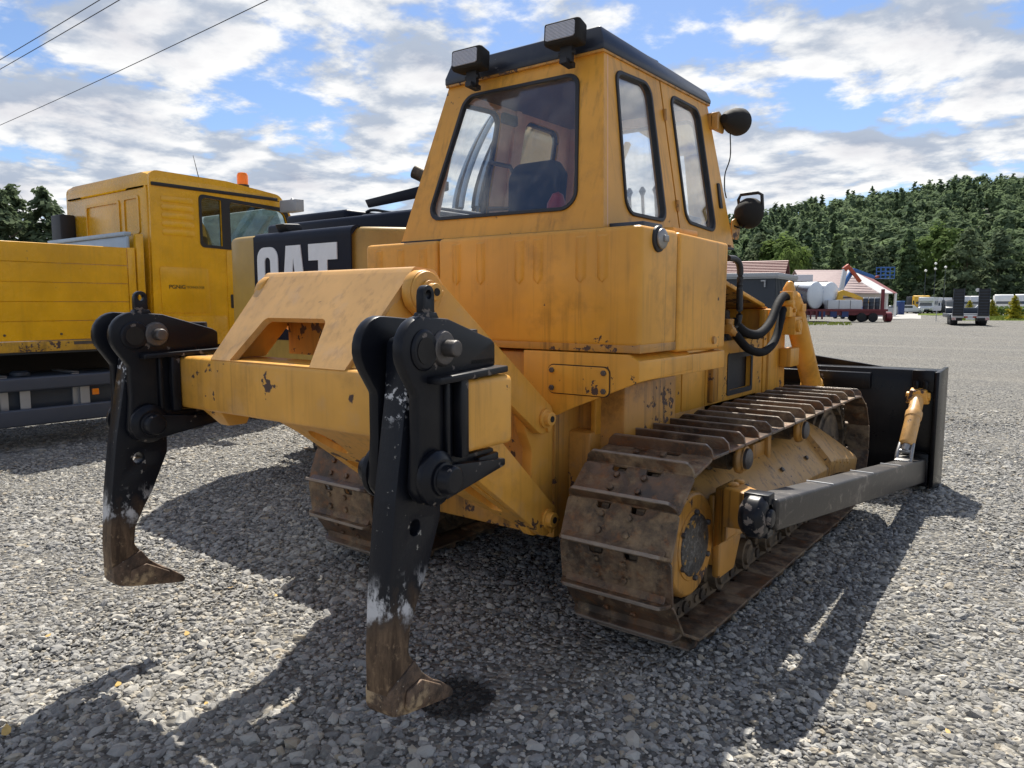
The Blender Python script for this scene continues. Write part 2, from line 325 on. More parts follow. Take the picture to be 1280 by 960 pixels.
class MB:
    def __init__(s,org=(0,0,0)): s.bm=bmesh.new(); s.org=Vector(org)
    def _v(s,p): return s.bm.verts.new(Vector(p)-s.org)
    def face(s,ps): 
        try: return s.bm.faces.new([s._v(p) for p in ps])
        except ValueError: pass
    def box(s,x0,x1,y0,y1,z0,z1,M4=None):
        P=[(x,y,z) for x in (x0,x1) for y in (y0,y1) for z in (z0,z1)]
        if M4: P=[M4@Vector(p) for p in P]
        v=[s._v(p) for p in P]
        for f in ((0,1,3,2),(4,6,7,5),(0,4,5,1),(2,3,7,6),(0,2,6,4),(1,5,7,3)): s.bm.faces.new([v[i] for i in f])
        return s
    def hexa(s,P):
        """8 points: bottom loop 4, top loop 4"""
        v=[s._v(p) for p in P]
        for f in ((3,2,1,0),(4,5,6,7),(0,1,5,4),(1,2,6,5),(2,3,7,6),(3,0,4,7)): s.bm.faces.new([v[i] for i in f])
        return s
    def plate(s,outer,a,b,plane='yz',holes=(),fn=None):
        """solid plate: 2D outline with holes, from w=a to w=b"""
        f=fn or PL[plane]
        loops=[outer,*holes]; flat=[p for L in loops for p in L]
        A=[s._v(f(p[0],p[1],a)) for p in flat]; B=[s._v(f(p[0],p[1],b)) for p in flat]
        if not holes:
            s.bm.faces.new(A); s.bm.faces.new(B[::-1])
        else:
            for t in tessellate_polygon([[Vector((p[0],p[1],0)) for p in L] for L in loops]):
                try: s.bm.faces.new([A[i] for i in t]); s.bm.faces.new([B[i] for i in reversed(t)])
                except ValueError: pass
        o=0
        for L in loops:
            n=len(L)
            for i in range(n):
                j=(i+1)%n; s.bm.faces.new([A[o+i],A[o+j],B[o+j],B[o+i]])
            o+=n
        return s
    def cyl(s,p0,p1,r0,r1=None,n=20):
        return s.rev(p0,Vector(p1)-Vector(p0),[(0,r0),(1,r0 if r1 is None else r1)],n)
    def rev(s,p0,axis,prof,n=20):
        """revolve (t along axis 0..1, radius)"""
        p0=Vector(p0); ax=Vector(axis); q=ax.to_track_quat('Z','Y'); rings=[]
        for t,r in prof:
            c=p0+ax*t
            rings.append([s._v(c+q@Vector((r*math.cos(2*PI*i/n),r*math.sin(2*PI*i/n),0))) for i in range(n)] if r>1e-6 else [s._v(c)])
        for a,b in zip(rings,rings[1:]):
            for i in range(n):
                j=(i+1)%n
                if len(a)==1 and len(b)==1: continue
                if len(a)==1: s.bm.faces.new([a[0],b[i],b[j]])
                elif len(b)==1: s.bm.faces.new([a[i],a[j],b[0]])
                else: s.bm.faces.new([a[i],a[j],b[j],b[i]])
        for r in (rings[0],rings[-1]):
            if len(r)>1: s.bm.faces.new(r)
        return s
    def tube(s,path,r,n=8,closed=False):
        P=[Vector(p) for p in path]; rings=[]; up=Vector((0,0,1)); m=len(P)
        for i,p in enumerate(P):
            t=(P[min(i+1,m-1)]-P[max(i-1,0)]).normalized()
            x=t.cross(up); 
            if x.length<1e-3: x=t.cross(Vector((1,0,0)))
            x.normalize(); y=t.cross(x); rr=r[i] if isinstance(r,(list,tuple)) else r
            rings.append([s._v(p+x*rr*math.cos(2*PI*k/n)+y*rr*math.sin(2*PI*k/n)) for k in range(n)])
        for a,b in zip(rings,rings[1:]):
            for i in range(n): s.bm.faces.new([a[i],a[(i+1)%n],b[(i+1)%n],b[i]])
        s.bm.faces.new(rings[0]); s.bm.faces.new(rings[-1]); return s
    def loft(s,sections,cap=True):
        rs=[[s._v(p) for p in sec] for sec in sections]; n=len(rs[0])
        for a,b in zip(rs,rs[1:]):
            for i in range(n): s.bm.faces.new([a[i],a[(i+1)%n],b[(i+1)%n],b[i]])
        if cap: s.bm.faces.new(rs[0]); s.bm.faces.new(rs[-1])
        return s
    def hexbolt(s,c,axis,r,h):
        return s.rev(c,Vector(axis)*h,[(0,r),(.8,r),(1,r*.8)],6)
    def build(s,name,mat,parent=None,bevel=0.,seg=2,ang=32,label=None,kind=None,smooth=True):
        bm=s.bm; bmesh.ops.recalc_face_normals(bm,faces=bm.faces)
        if bevel>0:
            es=[e for e in bm.edges if len(e.link_faces)==2 and e.calc_face_angle(0)>R(ang)]
            bmesh.ops.bevel(bm,geom=es,offset=bevel,offset_type='OFFSET',segments=seg,profile=.5,affect='EDGES',clamp_overlap=True)
        me=bpy.data.meshes.new(name); bm.to_mesh(me); bm.free()
        if smooth:
            me.polygons.foreach_set('use_smooth',[True]*len(me.polygons)); me.set_sharp_from_angle(angle=R(38))
        me.materials.append(M[mat] if isinstance(mat,str) else mat)
        o=link(bpy.data.objects.new(name,me)); o.parent=parent
        return meta(o,label,None,None,kind)
def arcpts(pts,n=24):
    """Catmull-Rom through points"""
    P=[Vector(p) for p in pts]; P=[P[0]*2-P[1]]+P+[P[-1]*2-P[-2]]; out=[]
    seg=len(P)-3
    for i in range(seg):
        a,b,c,d=P[i:i+4]
        for k in range(n//seg+1):
            t=k/(n//seg+1)
            out.append(.5*((2*b)+(c-a)*t+(2*a-5*b+4*c-d)*t*t+(3*b-a-3*c+d)*t**3))
    out.append(P[-2]); return out
def copy_part(o,parent,loc=None,rot=None):
    c=o.copy(); link(c); c.parent=parent
    if loc is not None: c.location=loc
    if rot is not None: c.rotation_euler=rot
    return c
def copy_tree(o,parent=None,mir=False):
    c=o.copy(); link(c); c.parent=parent
    for ch in list(o.children): copy_tree(ch,c)
    return c
fw=Vector((-math.sin(AZ),math.cos(AZ),0)); rt=Vector((math.cos(AZ),math.sin(AZ),0))
def polar(lat_px,D,z=0.):
    """a place D metres out along the view and to the side by the ratio (px-640)/935"""
    p=fw*D+rt*((lat_px-640)/935*D); return Vector((p.x,p.y,z))

# ------------------------------------------------------------------ ground (one sheet, fine near the camera)
def gh(x,y):
    """gentle unevenness of the yard, dying out with distance"""
    f=1/(1+((x+2)**2+(y-3)**2)/220)
    return f*(.020*mnoise.noise(Vector((x*.9,y*.9,1.3)))+.014*mnoise.noise(Vector((x*2.1,y*2.1,6.3)))*(1 if x<-2.2 and y<2.6 else .4)+.012*mnoise.noise(Vector((x*.35,y*.35,4.1)))-.004)
def axis(a,b,near0,near1,step):
    L=list(np.arange(near0,near1+1e-6,step)); d=step; v=near1
    while v<b: d*=1.35; v+=d; L.append(min(v,b))
    d=step; v=near0
    while v>a: d*=1.35; v-=d; L.insert(0,max(v,a))
    return L
def sheet(name,xs,ys,zf,mat,dz=0.):
    V=[(x,y,zf(x,y)+dz) for y in ys for x in xs]; nx=len(xs)
    F=[(j*nx+i,j*nx+i+1,(j+1)*nx+i+1,(j+1)*nx+i) for j in range(len(ys)-1) for i in range(nx-1)]
    me=bpy.data.meshes.new(name); me.from_pydata(V,[],F); me.polygons.foreach_set('use_smooth',[True]*len(F)); me.materials.append(M[mat])
    return link(bpy.data.objects.new(name,me))
g=sheet('ground',axis(-1300,1300,-9,5,.14),axis(-200,1500,0,12,.14),gh,'ground'); meta(g,kind='structure')

def gravel_nodes():
    ng=bpy.data.node_groups.new('gravel_scatter','GeometryNodeTree')
    ng.interface.new_socket('Geometry',in_out='INPUT',socket_type='NodeSocketGeometry'); ng.interface.new_socket('Geometry',in_out='OUTPUT',socket_type='NodeSocketGeometry')
    t=NT(ng); gi=t.add('NodeGroupInput'); go=t.add('NodeGroupOutput')
    pos=t.add('GeometryNodeInputPosition').outputs[0]
    d=t.vmath('DISTANCE',pos,(-1.2,2.2,0))
    den=t.add('ShaderNodeMapRange',{'Value':d,'From Min':3.6,'From Max':13.,'To Min':2700.,'To Max':170.},interpolation_type='SMOOTHERSTEP').outputs[0]
    den=t.math('MULTIPLY',den,t.add('ShaderNodeMapRange',{'Value':t.add('ShaderNodeTexNoise',{'Vector':pos,'Scale':.9,'Detail':4.,'Roughness':.6}).outputs['Fac'],'From Min':.32,'From Max':.62,'To Min':.45,'To Max':1.25}).outputs[0])
    dp=t.add('GeometryNodeDistributePointsOnFaces',{'Mesh':gi.outputs[0],'Density':den,'Seed':3},distribute_method='RANDOM')
    gti=t.add('GeometryNodeGeometryToInstance')
    for i in range(8):
        ico=t.add('GeometryNodeMeshIcoSphere',{'Radius':1.,'Subdivisions':2 if i%2 else 1})
        v=t.vmath('ADD',pos,(i*7.3,i*3.1,-i*5.7))
        no=t.add('ShaderNodeTexNoise',{'Vector':v,'Scale':.75,'Detail':2.,'Roughness':.6})
        off=t.vmath('SCALE',t.vmath('SUBTRACT',no.outputs['Color'],(.5,.5,.5))); off.node.inputs['Scale'].default_value=2.0
        sp=t.add('GeometryNodeSetPosition',{'Geometry':ico.outputs[0],'Offset':off})
        sm=t.add('GeometryNodeSetMaterial',{'Geometry':sp.outputs[0],'Material':M['stone']})
        tr=t.add('GeometryNodeTransform',{'Geometry':sm.outputs[0],'Scale':(1.1,.80-.08*(i%3),.46+.06*(i%4))})
        t.l.new(tr.outputs[0],gti.inputs[0])
    rs=t.add('FunctionNodeRandomValue',data_type='FLOAT'); rs.inputs[2].default_value=0; rs.inputs[3].default_value=1; rs.inputs['Seed'].default_value=11
    u=rs.outputs[1]; u3=t.math('POWER',u,3.5)
    sc=t.math('ADD',.0056,t.math('ADD',t.math('MULTIPLY',u,.0068),t.math('ADD',t.math('MULTIPLY',u3,.0112),t.math('MULTIPLY',t.math('POWER',u,90.),.014))))
    rr=t.add('FunctionNodeRandomValue',data_type='FLOAT_VECTOR'); rr.inputs[0].default_value=(-.5,-.5,0); rr.inputs[1].default_value=(.5,.5,6.283); rr.inputs['Seed'].default_value=5
    sc=t.math('MULTIPLY',sc,t.add('ShaderNodeMapRange',{'Value':t.add('ShaderNodeTexNoise',{'Vector':pos,'Scale':.55,'Detail':3.}).outputs['Fac'],'From Min':.35,'From Max':.65,'To Min':.72,'To Max':1.28}).outputs[0])
    ip=t.add('GeometryNodeInstanceOnPoints',{'Points':dp.outputs[0],'Instance':gti.outputs[0],'Pick Instance':True,'Rotation':rr.outputs[0],'Scale':sc})
    ri=t.add('FunctionNodeRandomValue',data_type='INT'); ri.inputs[4].default_value=0; ri.inputs[5].default_value=7; ri.inputs['Seed'].default_value=2
    t.l.new(ri.outputs[2],ip.inputs['Instance Index'])
    tp=t.add('GeometryNodeTranslateInstances',{'Instances':ip.outputs[0],'Translation':(0,0,.002)})
    t.l.new(tp.outputs[0],go.inputs[0]); return ng
gr=sheet('gravel',list(np.arange(-13,9.1,.5)),list(np.arange(-2,16.1,.5)),gh,'stone')
meta(gr,'loose grey crushed stone covering the yard around the machines','gravel',None,'stuff')
md=gr.modifiers.new('scatter','NODES'); md.node_group=gravel_nodes()

# ------------------------------------------------------------------ the bulldozer.  x across (0 = centre line), y along, z up
XC=-2.52; OY=4.5; ORG=(0,OY,0)
dz_=root('bulldozer','yellow crawler bulldozer with twin black ripper shanks at the back, nearest the camera','bulldozer',(XC,OY,0))
def D(name): pass
def B(): return MB(ORG)

# --- running gear
SPR=(3.215,.475,.418); IDL=(5.95,.49,.42)
def hull_path():
    pts=[]
    for cy,cz,r in (SPR,(3.7,.30,.243),(5.6,.30,.243),IDL): pts+=[(cy+r*math.cos(a),cz+r*math.sin(a)) for a in np.linspace(0,2*PI,180,endpoint=False)]
    pts=sorted(set(pts)); 
    def half(P):
        h=[]
        for p in P:
            while len(h)>1 and (h[-1][0]-h[-2][0])*(p[1]-h[-2][1])-(h[-1][1]-h[-2][1])*(p[0]-h[-2][0])<=0: h.pop()
            h.append(p)
        return h
    lo=half(pts); up=half(pts[::-1]); return lo[:-1]+up[:-1]     # counter-clockwise in (y,z): bottom forward, top backward
HP=hull_path()[::-1]; HP=HP+[HP[0]]                                 # clockwise: top run forward
_L=[0]
for a,b in zip(HP,HP[1:]): _L.append(_L[-1]+math.hypot(b[0]-a[0],b[1]-a[1]))
NSH=40; PITCH_T=_L[-1]/NSH
def at_len(s):
    s%=_L[-1]; i=int(np.searchsorted(_L,s,side='right'))-1; i=min(i,len(HP)-2); f=(s-_L[i])/max(1e-9,_L[i+1]-_L[i])
    return Vector((0,HP[i][0]+(HP[i+1][0]-HP[i][0])*f,HP[i][1]+(HP[i+1][1]-HP[i][1])*f))
def shoe_bm():
    b=MB(); h=.28; p=PITCH_T
    out=rounded([(-h,-p*.52),(h,-p*.52),(h,p*.50),(.125,p*.50),(.12,p*.34),(.055,p*.34),(.05,p*.50),(-.05,p*.50),(-.055,p*.34),(-.12,p*.34),(-.125,p*.50),(-h,p*.50)],[.012,.012,.02,.004,.012,.012,.004,.004,.012,.012,.004,.02],3)
    b.plate(out,-.004,.010,'xy')
    fin=rounded([(-h+.004,.004),(h-.004,.004),(h-.012,.040),(h-.04,.066),(-h+.04,.066),(-h+.012,.040)],[0,0,.02,.02,.02,.02],3)
    b.plate(fin,-p*.50,-p*.50+.017,'xz')
    b.plate([(-p*.50+.013,.008),(-p*.50+.045,.008),(-p*.50+.013,.034)],-h+.03,h-.03,'yz')   # fillet at the foot of the grouser
    for x in (-.085,.055):
        for y in (-.030,.045): b.hexbolt((x,y,.009),(0,0,1),.017,.016)
    return b
def link_bm():
    b=MB(); p=PITCH_T
    for s in (1,):
        x=0
        prof=rounded([(-p*.56,-.012),(p*.46,-.012),(p*.60,-.045),(p*.60,-.075),(p*.46,-.098),(-p*.40,-.098),(-p*.56,-.07)],.02,3)
        b.plate(prof,x-.018,x+.018,'yz',holes=[circ(-p*.18,-.05,.020,10)[::-1],circ(p*.2,-.05,.018,10)[::-1]])
        b.rev((x,p*.5,-.058),(.03*s,0,0),[(0,.030),(1,.028)],12)
    return b
shoe0=link0=None; ROLLERS=[3.70,4.08,4.46,4.84,5.22,5.58]
S_FIN=min((abs(at_len(q)[1]-3.12)+(9 if at_len(q)[2]>.2 else 0),q) for q in np.linspace(0,_L[-1],4000))[1]
def running_gear(sx):
    global shoe0,link0
    cx=sx*.93
    tr=B()
    for k in range(NSH):
        q=at_len((k+.5)*PITCH_T); t=(at_len((k+.5)*PITCH_T+.02)-at_len((k+.5)*PITCH_T-.02)).normalized(); n=Vector((0,-t.z,t.y)); c=q-n*.058
        tr.cyl((cx-.115,c.y,c.z),(cx+.115,c.y,c.z),.021,n=8)
    track=tr.build('track','under',dz_,kind='stuff')
    for k in range(NSH):
        s=k*PITCH_T+S_FIN+PITCH_T*.5; q=at_len(s); t=(at_len(s+PITCH_T*.45)-at_len(s-PITCH_T*.45)).normalized(); n=Vector((0,-t.z,t.y))
        mid=(at_len(s+PITCH_T*.5)+at_len(s-PITCH_T*.5))*.5
        Mx=Matrix(((1,0,0,cx),(0,t.y,n.y,mid.y-OY),(0,t.z,n.z,mid.z),(0,0,0,1)))
        jit=Matrix.Rotation(random.uniform(-.012,.012),4,'X')@Matrix.Rotation(random.uniform(-.006,.006),4,'Z')
        if shoe0 is None: shoe0=shoe_bm().build('track_shoe','track',track,.0025,1); o=shoe0
        else: o=copy_part(shoe0,track)
        o.matrix_local=Mx@jit
        for q in (-1,1):
            if link0 is None: link0=link_bm().build('track_link','under',track); o=link0
            else: o=copy_part(link0,track)
            o.matrix_local=Mx@Matrix.Translation((.088*q,0,0))@Matrix.Rotation(0 if q>0 else PI,4,'Z')@Matrix.Rotation(0,4,'X') if q>0 else Mx@Matrix.Translation((-.088,0,0))
    # roller frame: box beam inside the track loop
    b=B(); b.box(cx-.18,cx+.16,3.45,5.62,.34,.47); b.box(cx-.195,cx-.18,3.5,5.58,.20,.52)
    b.plate([(3.46,.30),(3.66,.30),(3.66,.66),(3.46,.66)],cx+sx*.16,cx+sx*.19,'yz')
    b.plate(rounded([(3.45,.24),(3.66,.24),(3.74,.38),(3.74,.52),(3.45,.60)],.02,2),cx+sx*.19,cx+sx*.225,'yz')
    frame=b.build('track_frame','yellow_worn',dz_,.008)
    # recoil spring cover: a rounded housing falling away to the outside
    def sec(y,w,top,drop):
        pr=[(-.19,.36),(-.19,top-.14),(-.165,top-.07),(-.12,top-.02),(-.05,top),(.02,top-.003),(.075,top-.03),(w-.02,drop+.03),(w,drop),(w-.012,drop-.10),(.10,.34)]
        return [(cx+sx*u,y,z) for u,z in pr]
    b=B(); secs=[sec(3.46,.235,.705,.50)]+[sec(3.49+t*1.90,.25,.73-.02*t,.52-.05*t) for t in np.linspace(0,1,10)]
    b.loft(secs); rc=b.build('recoil_cover','cover',frame,.006,2)
    for yy_ in (3.95,4.55,5.05):
        b=B(); b.hexbolt((cx+sx*.17,yy_,.612-.02*(yy_-3.5)),(sx*.75,0,.66),.016,.014); b.build('bolt','dull_steel',rc)
    b=B(); secs=[sec(5.33,.26,.765,.52),sec(5.58,.265,.75,.50),sec(6.06,.265,.60,.42),sec(6.09,.255,.585,.41)]
    b.loft(secs)
    for i in range(4): b.hexbolt((cx+sx*.248,5.48+.10*i,.50-.018*i),(sx,0,0),.016,.02)
    b.build('idler_guard','cover',frame,.008,2)
    b=B(); b.box(cx-sx*.12,cx+sx*.08,4.30,4.50,.68,.775); b.box(cx+sx*.0,cx+sx*.10,4.50,4.56,.64,.80); b.build('roller_bracket','yellow_worn',frame,.008)
    # rollers, carrier rollers, idler, sprocket
    r0=None
    for y in ROLLERS:
        b=MB((cx,y,.18)) ; b.rev((cx-.16,y,.18),(.32,0,0),[(0,.045),(.05,.045),(.05,.085),(.18,.09),(.2,.118),(.26,.118),(.27,.09),(.73,.09),(.74,.118),(.8,.118),(.82,.09),(.95,.085),(.95,.06),(1,.055)],22)
        if r0 is None: r0=b.build('roller','under',frame); r0.location=Vector((cx,y,.18))-Vector(ORG); r0.matrix_local=Matrix.Translation(r0.location)
        else: b.bm.free(); copy_part(r0,frame,Vector((cx,y,.18))-Vector(ORG))
    for i,y in enumerate((3.76,4.76)):
        b=B(); z=.800+.016*i
        b.rev((cx-.16,y,z),(sx*.39,0,0),[(0,.055),(.1,.07),(.3,.07),(.31,.085),(.52,.085),(.55,.07),(.8,.07),(.82,.055),(.9,.055)],22) if sx>0 else b.rev((cx+.16,y,z),(sx*.39,0,0),[(0,.055),(.1,.07),(.3,.07),(.31,.085),(.52,.085),(.55,.07),(.8,.07),(.82,.055),(.9,.055)],22)
        b.box(cx-sx*.20,cx-sx*.12,y-.05,y+.05,.50,z+.05)
        cr=b.build('carrier_roller','under',frame)
        b=B(); x0=cx+sx*.19
        b.rev((x0,y,z),(sx*.045,0,0),[(0,.082),(.5,.082),(.8,.066),(1,.066)],24); b.build('roller_cap','yellow_worn',cr,.004)
        b=B(); b.rev((x0+sx*.043,y,z),(sx*.022,0,0),[(0,.056),(.7,.054),(1,.045)],24); b.build('roller_cap_face','dull_steel',cr)
    b=B(); iy,iz=IDL[0],IDL[1]
    b.rev((cx-.12,iy,iz),(.24,0,0),[(0,.10),(.12,.10),(.14,.27),(.2,.28),(.22,.318),(.35,.318),(.37,.35),(.63,.35),(.65,.318),(.78,.318),(.8,.28),(.86,.27),(.88,.10),(1,.10)],36); b.build('idler','under',frame)
    b=B(); yy,zz=SPR[0],SPR[1]
    tp=[]
    for k in range(26):
        a=2*PI*k/26
        for da,rr in ((-.085,.275),(-.05,.315),(.03,.315),(.07,.275)): tp.append((yy+rr*math.cos(a+da),zz+rr*math.sin(a+da)))
    b.plate(tp,cx-.045,cx+.045,'yz'); b.rev((cx-sx*.36,yy,zz),(sx*.48,0,0),[(0,.22),(.45,.24),(.47,.28),(.8,.27),(1,.24)],32); spr=b.build('sprocket','under',frame)
    b=B(); x0=cx+sx*.092; b.rev((x0,yy-.0,zz),(sx*.10,0,0),[(0,.255),(.80,.252),(.93,.243),(1,.235)],44); b.rev((x0+sx*.10,yy,zz),(sx*.006,0,0),[(0,.172),(1,.168)],40); fd=b.build('final_drive_cover','yellow_worn',frame,.003)
    b=B(); b.rev((x0+sx*.106,yy,zz),(sx*.010,0,0),[(0,.150),(.6,.148),(1,.140)],36); b.build('hub_plate','scuffed',fd)
    for k in range(6):
        a=PI/6+PI/3*k; b=B(); b.hexbolt((x0+sx*.106,yy+.158*math.cos(a),zz+.158*math.sin(a)),(sx,0,0),.014,.018); b.build('cover_bolt','dull_steel',fd)
    # bracket that carries the push arm
    b=B(); b.hexa([(cx+sx*.20,3.44,.40),(cx+sx*.30,3.34,.48),(cx+sx*.30,3.50,.48),(cx+sx*.20,3.66,.40),(cx+sx*.20,3.44,.705),(cx+sx*.30,3.34,.735),(cx+sx*.30,3.50,.735),(cx+sx*.20,3.66,.705)])
    b.hexa([(cx+sx*.295,3.30,.555),(cx+sx*.47,3.17,.60),(cx+sx*.47,3.29,.60),(cx+sx*.295,3.47,.555),(cx+sx*.295,3.30,.75),(cx+sx*.47,3.17,.765),(cx+sx*.47,3.29,.765),(cx+sx*.295,3.47,.75)])
    for i in range(2): b.box(cx+sx*.31,cx+sx*.36,3.31+.07*i,3.345+.07*i,.75,.775)
    b.build('push_arm_bracket','yellow_worn',frame,.012)
running_gear(1); running_gear(-1)

# --- ripper
b=B(); b.box(-1.0,1.0,1.745,1.985,1.13,1.365); beam=b.build('ripper_beam','ripper_yellow',dz_,.022,3)
# hood over the beam
H0=Vector((0,1.750,1.362)); H1=Vector((0,2.045,1.722)); hd=(H1-H0).normalized(); hn=Vector((0,-hd.z,hd.y)); HLn=(H1-H0).length
fnh=lambda u,v,wd:(u,(H0+hd*v-hn*wd).y,(H0+hd*v-hn*wd).z)
b=B(); b.plate([(-.475,0),(.41,0),(.455,HLn),(-.49,HLn)],0,.028,holes=[rounded([(-.33,.002),(.205,.002),(.135,.232),(-.275,.232)][::-1],[.03,.045,.004,.004],5)],fn=fnh)
hood=b.build('ripper_hood','hood_yellow',dz_,.0,2)
b=B()
top=[(2.055,1.725)]+[(2.085+.035*math.sin(a)*.9-.0,1.7+.052*math.cos(a)-.0) for a in (-.5,-.1,.3)]+[(2.20,1.715),(2.24,1.66),(2.215,1.63),(2.16,1.685),(2.08,1.695)]
b.plate(rounded([(2.037,1.712),(2.065,1.745),(2.18,1.735),(2.24,1.66),(2.215,1.64),(2.16,1.705),(2.08,1.715),(2.05,1.687)],[.0,.03,.04,.0,0,.03,.02,0],4),-.50,.455,'yz'); b.build('hood_top','hood_yellow',hood,.0)
side=rounded([(1.775,1.367),(2.052,1.708),(2.09,1.735),(2.19,1.73),(2.245,1.655),(2.13,1.53),(1.98,1.367)],[0,.02,.03,.05,.04,.03,0],4)
for s in (-1,1):
    b=B(); b.plate(side,s*.405,s*.442,'yz'); b.build('hood_side','ripper_yellow',hood,.005,2)
b=B(); b.plate([(-.40,1.372),(.40,1.372),(.40,1.62),(-.40,1.62)],2.10,2.12,'xz'); b.build('hood_back_panel','yellow_worn',hood)
# links
def stadium(p,q,r0,r1,n=12):
    p=Vector(p); q=Vector(q); d=(q-p); a=math.atan2(d.y,d.x)
    return [(p.x+r0*math.cos(t),p.y+r0*math.sin(t)) for t in np.linspace(a+PI/2,a+3*PI/2,n)]+[(q.x+r1*math.cos(t),q.y+r1*math.sin(t)) for t in np.linspace(a-PI/2,a+PI/2,n)]
P1=(2.080,1.645); P2=(2.875,1.058); P3=(2.90,.562)
def pin(par,x,s,p,r=.045,mat='ripper_yellow'):
    b=B(); b.rev((x,p[0],p[1]),(s*.045,0,0),[(0,r*1.35),(.35,r*1.35),(.36,r),(.95,r),(1,r*.9)],22); o=b.build('pin',mat,par,.003)
    b=B(); b.rev((x+s*.0452,p[0],p[1]),(s*.003,0,0),[(0,r*.45),(1,r*.45)],14); b.build('pin_bore','dark',par)
    b=B(); b.plate(rounded([(p[0]+r*.6,p[1]-r*2.3),(p[0]+r*1.9,p[1]-r*.4),(p[0]+r*1.4,p[1]+r*.5),(p[0]+r*.2,p[1]-r*1.3)],.006,2),x,x+s*.014,'yz'); b.hexbolt((x+s*.012,p[0]+r*1.5,p[1]-r*.1),(s,0,0),.012,.014); b.build('pin_keeper',mat,par)
for s in (-1,1):
    b=B(); b.plate(stadium(P1,P2,.086,.078),s*.452,s*.502,'yz'); lk=b.build('ripper_link','ripper_yellow',dz_,.008)
    b=B(); b.rev((s*.502,*P1),(s*.012,0,0),[(0,.082),(1,.079)],30); b.build('link_boss','ripper_yellow',lk,.003)
    pin(lk,s*.514,s,P1,.034); pin(lk,s*.502,s,P2,.034)
    b=B(); a0=math.atan2(-.80,-.60)
    arm=[(1.90,1.128),(1.99,1.128),(2.02,1.19),(2.25,1.16),(2.56,.985),(2.94,.635)]+[(P3[0]+.085*math.cos(t),P3[1]+.085*math.sin(t)) for t in np.linspace(.6,-2.2,9)]+[(2.63,.665),(2.24,.955),(2.0,1.105)]
    b.plate(arm,s*.452,s*.502,'yz'); la=b.build('ripper_lower_arm','ripper_yellow',dz_,.007)
    pin(la,s*.502,s,P3,.036)
    b=B(); b.plate(rounded([(2.775,1.13),(2.86,1.16),(3.03,1.10),(3.03,.60),(2.95,.47),(2.86,.47),(2.80,.55),(2.84,.64),(2.85,.90),(2.80,.99)],[.02,.05,.05,.08,.05,.05,.04,.06,.06,.04],4),s*.385,s*.448,'yz'); b.build('ripper_mount','ripper_yellow',dz_,.01)
    # lift cylinder inside the linkage
    b=B(); b.cyl((s*.25,2.18,1.62),(s*.25,2.62,.98),.055); b.cyl((s*.25,2.56,1.07),(s*.25,2.90,.60),.028); b.cyl((s*.25-.07,2.16,1.65),(s*.25+.07,2.16,1.65),.05); b.build('ripper_cylinder','ripper_yellow',dz_)
    b=B(); b.tube(arcpts([(s*.17,2.22,1.55),(s*.16,2.1,1.42),(s*.17,2.3,1.1),(s*.20,2.75,1.0)],18),.012,7); b.build('hose','hose',dz_)
# underside web of the lower frame with lightening holes
U0=Vector((0,1.985,1.118)); U1=Vector((0,2.83,.525)); ud=(U1-U0).normalized(); un=Vector((0,ud.z,-ud.y)); UL=(U1-U0).length
fnu=lambda u,v,wd:(u,(U0+ud*v-un*wd).y,(U0+ud*v-un*wd).z)
b=B(); b.plate([(-.452,0),(.452,0),(.452,UL*.98),(.36,UL),(.20,.72),(-.20,.72),(-.36,UL),(-.452,UL*.98)],0,.03,holes=[circ(x,.30,.075,18,ry=.12)[::-1] for x in (-.30,.30)]+[rounded([(q*.36-.05,.52),(q*.36+.05,.52),(q*.37+.035,.86),(q*.37-.035,.86)][::-1],.03,4) for q in (-1,1)],fn=fnu); b.build('ripper_web','ripper_yellow',dz_)
for s in (-1,1):
    b=B(); b.hexa([(s*.66,1.80,1.128),(s*.50,1.80,1.128),(s*.50,1.97,1.128),(s*.66,1.97,1.128),(s*.60,1.86,1.05),(s*.53,1.86,1.05),(s*.53,1.95,1.05),(s*.60,1.95,1.05)]); b.build('beam_gusset','ripper_yellow',dz_,.004)
# shank bracket + shank, built round the vertical swivel pin, then copied to the other side
PVY=1.905; SO=(0,PVY,0)
def SB(): return MB(SO)
br_prof=[(1.56+.10*math.cos(a),1.465+.10*math.sin(a)) for a in np.linspace(R(215),R(80),10)]+[(1.69,1.555),(1.93,1.485),(1.955,1.47),(1.955,1.392),(1.742,1.385),(1.742,1.118),(1.945,1.112),(1.945,1.065),(1.68,1.0)]+[(1.60+.085*math.cos(a),1.075+.085*math.sin(a)) for a in np.linspace(R(-70),R(-165),7)]+[(1.532,1.19),(1.532,1.33)]
brackets=[]
b=SB()
for s in (-1,1):
    b.plate(br_prof,s*.058,s*.098,'yz')
b.box(-.098,.098,1.70,1.740,1.12,1.385)
bk=b.build('shank_bracket','black',dz_,.009,2)
b=SB()
for s in (-1,1):
    b.plate([(1.575,1.362),(1.955,1.372),(1.955,1.395),(1.575,1.385)],s*.06,s*.150,'yz')      # top flange
    b.plate([(1.60,1.115),(1.96,1.075),(1.96,1.05),(1.62,1.005)],s*.06,s*.135,'yz')     # bottom flange
    b.box(s*.10,s*.135,1.70,1.742,1.12,1.372); b.box(s*.098,s*.115,1.652,1.672,1.10,1.37)
b.box(-.098,.098,1.80,1.95,1.40,1.425); b.box(-.12,.12,1.82,1.94,1.055,1.10)
b.build('bracket_flange','black',bk,.006,2)
b=SB(); b.rev((0,PVY-.01,1.41),(0,0,.105),[(0,.066),(.35,.066),(.38,.052),(.5,.052),(.52,.062),(.7,.062),(.72,.056),(1,.053)],24); b.build('swivel_pin','black',bk,.003)
b=SB(); b.rev((0,PVY-.05,1.06),(0,0,-.05),[(0,.07),(.6,.07),(1,.05)],22); b.build('swivel_pin','black',bk,.003)
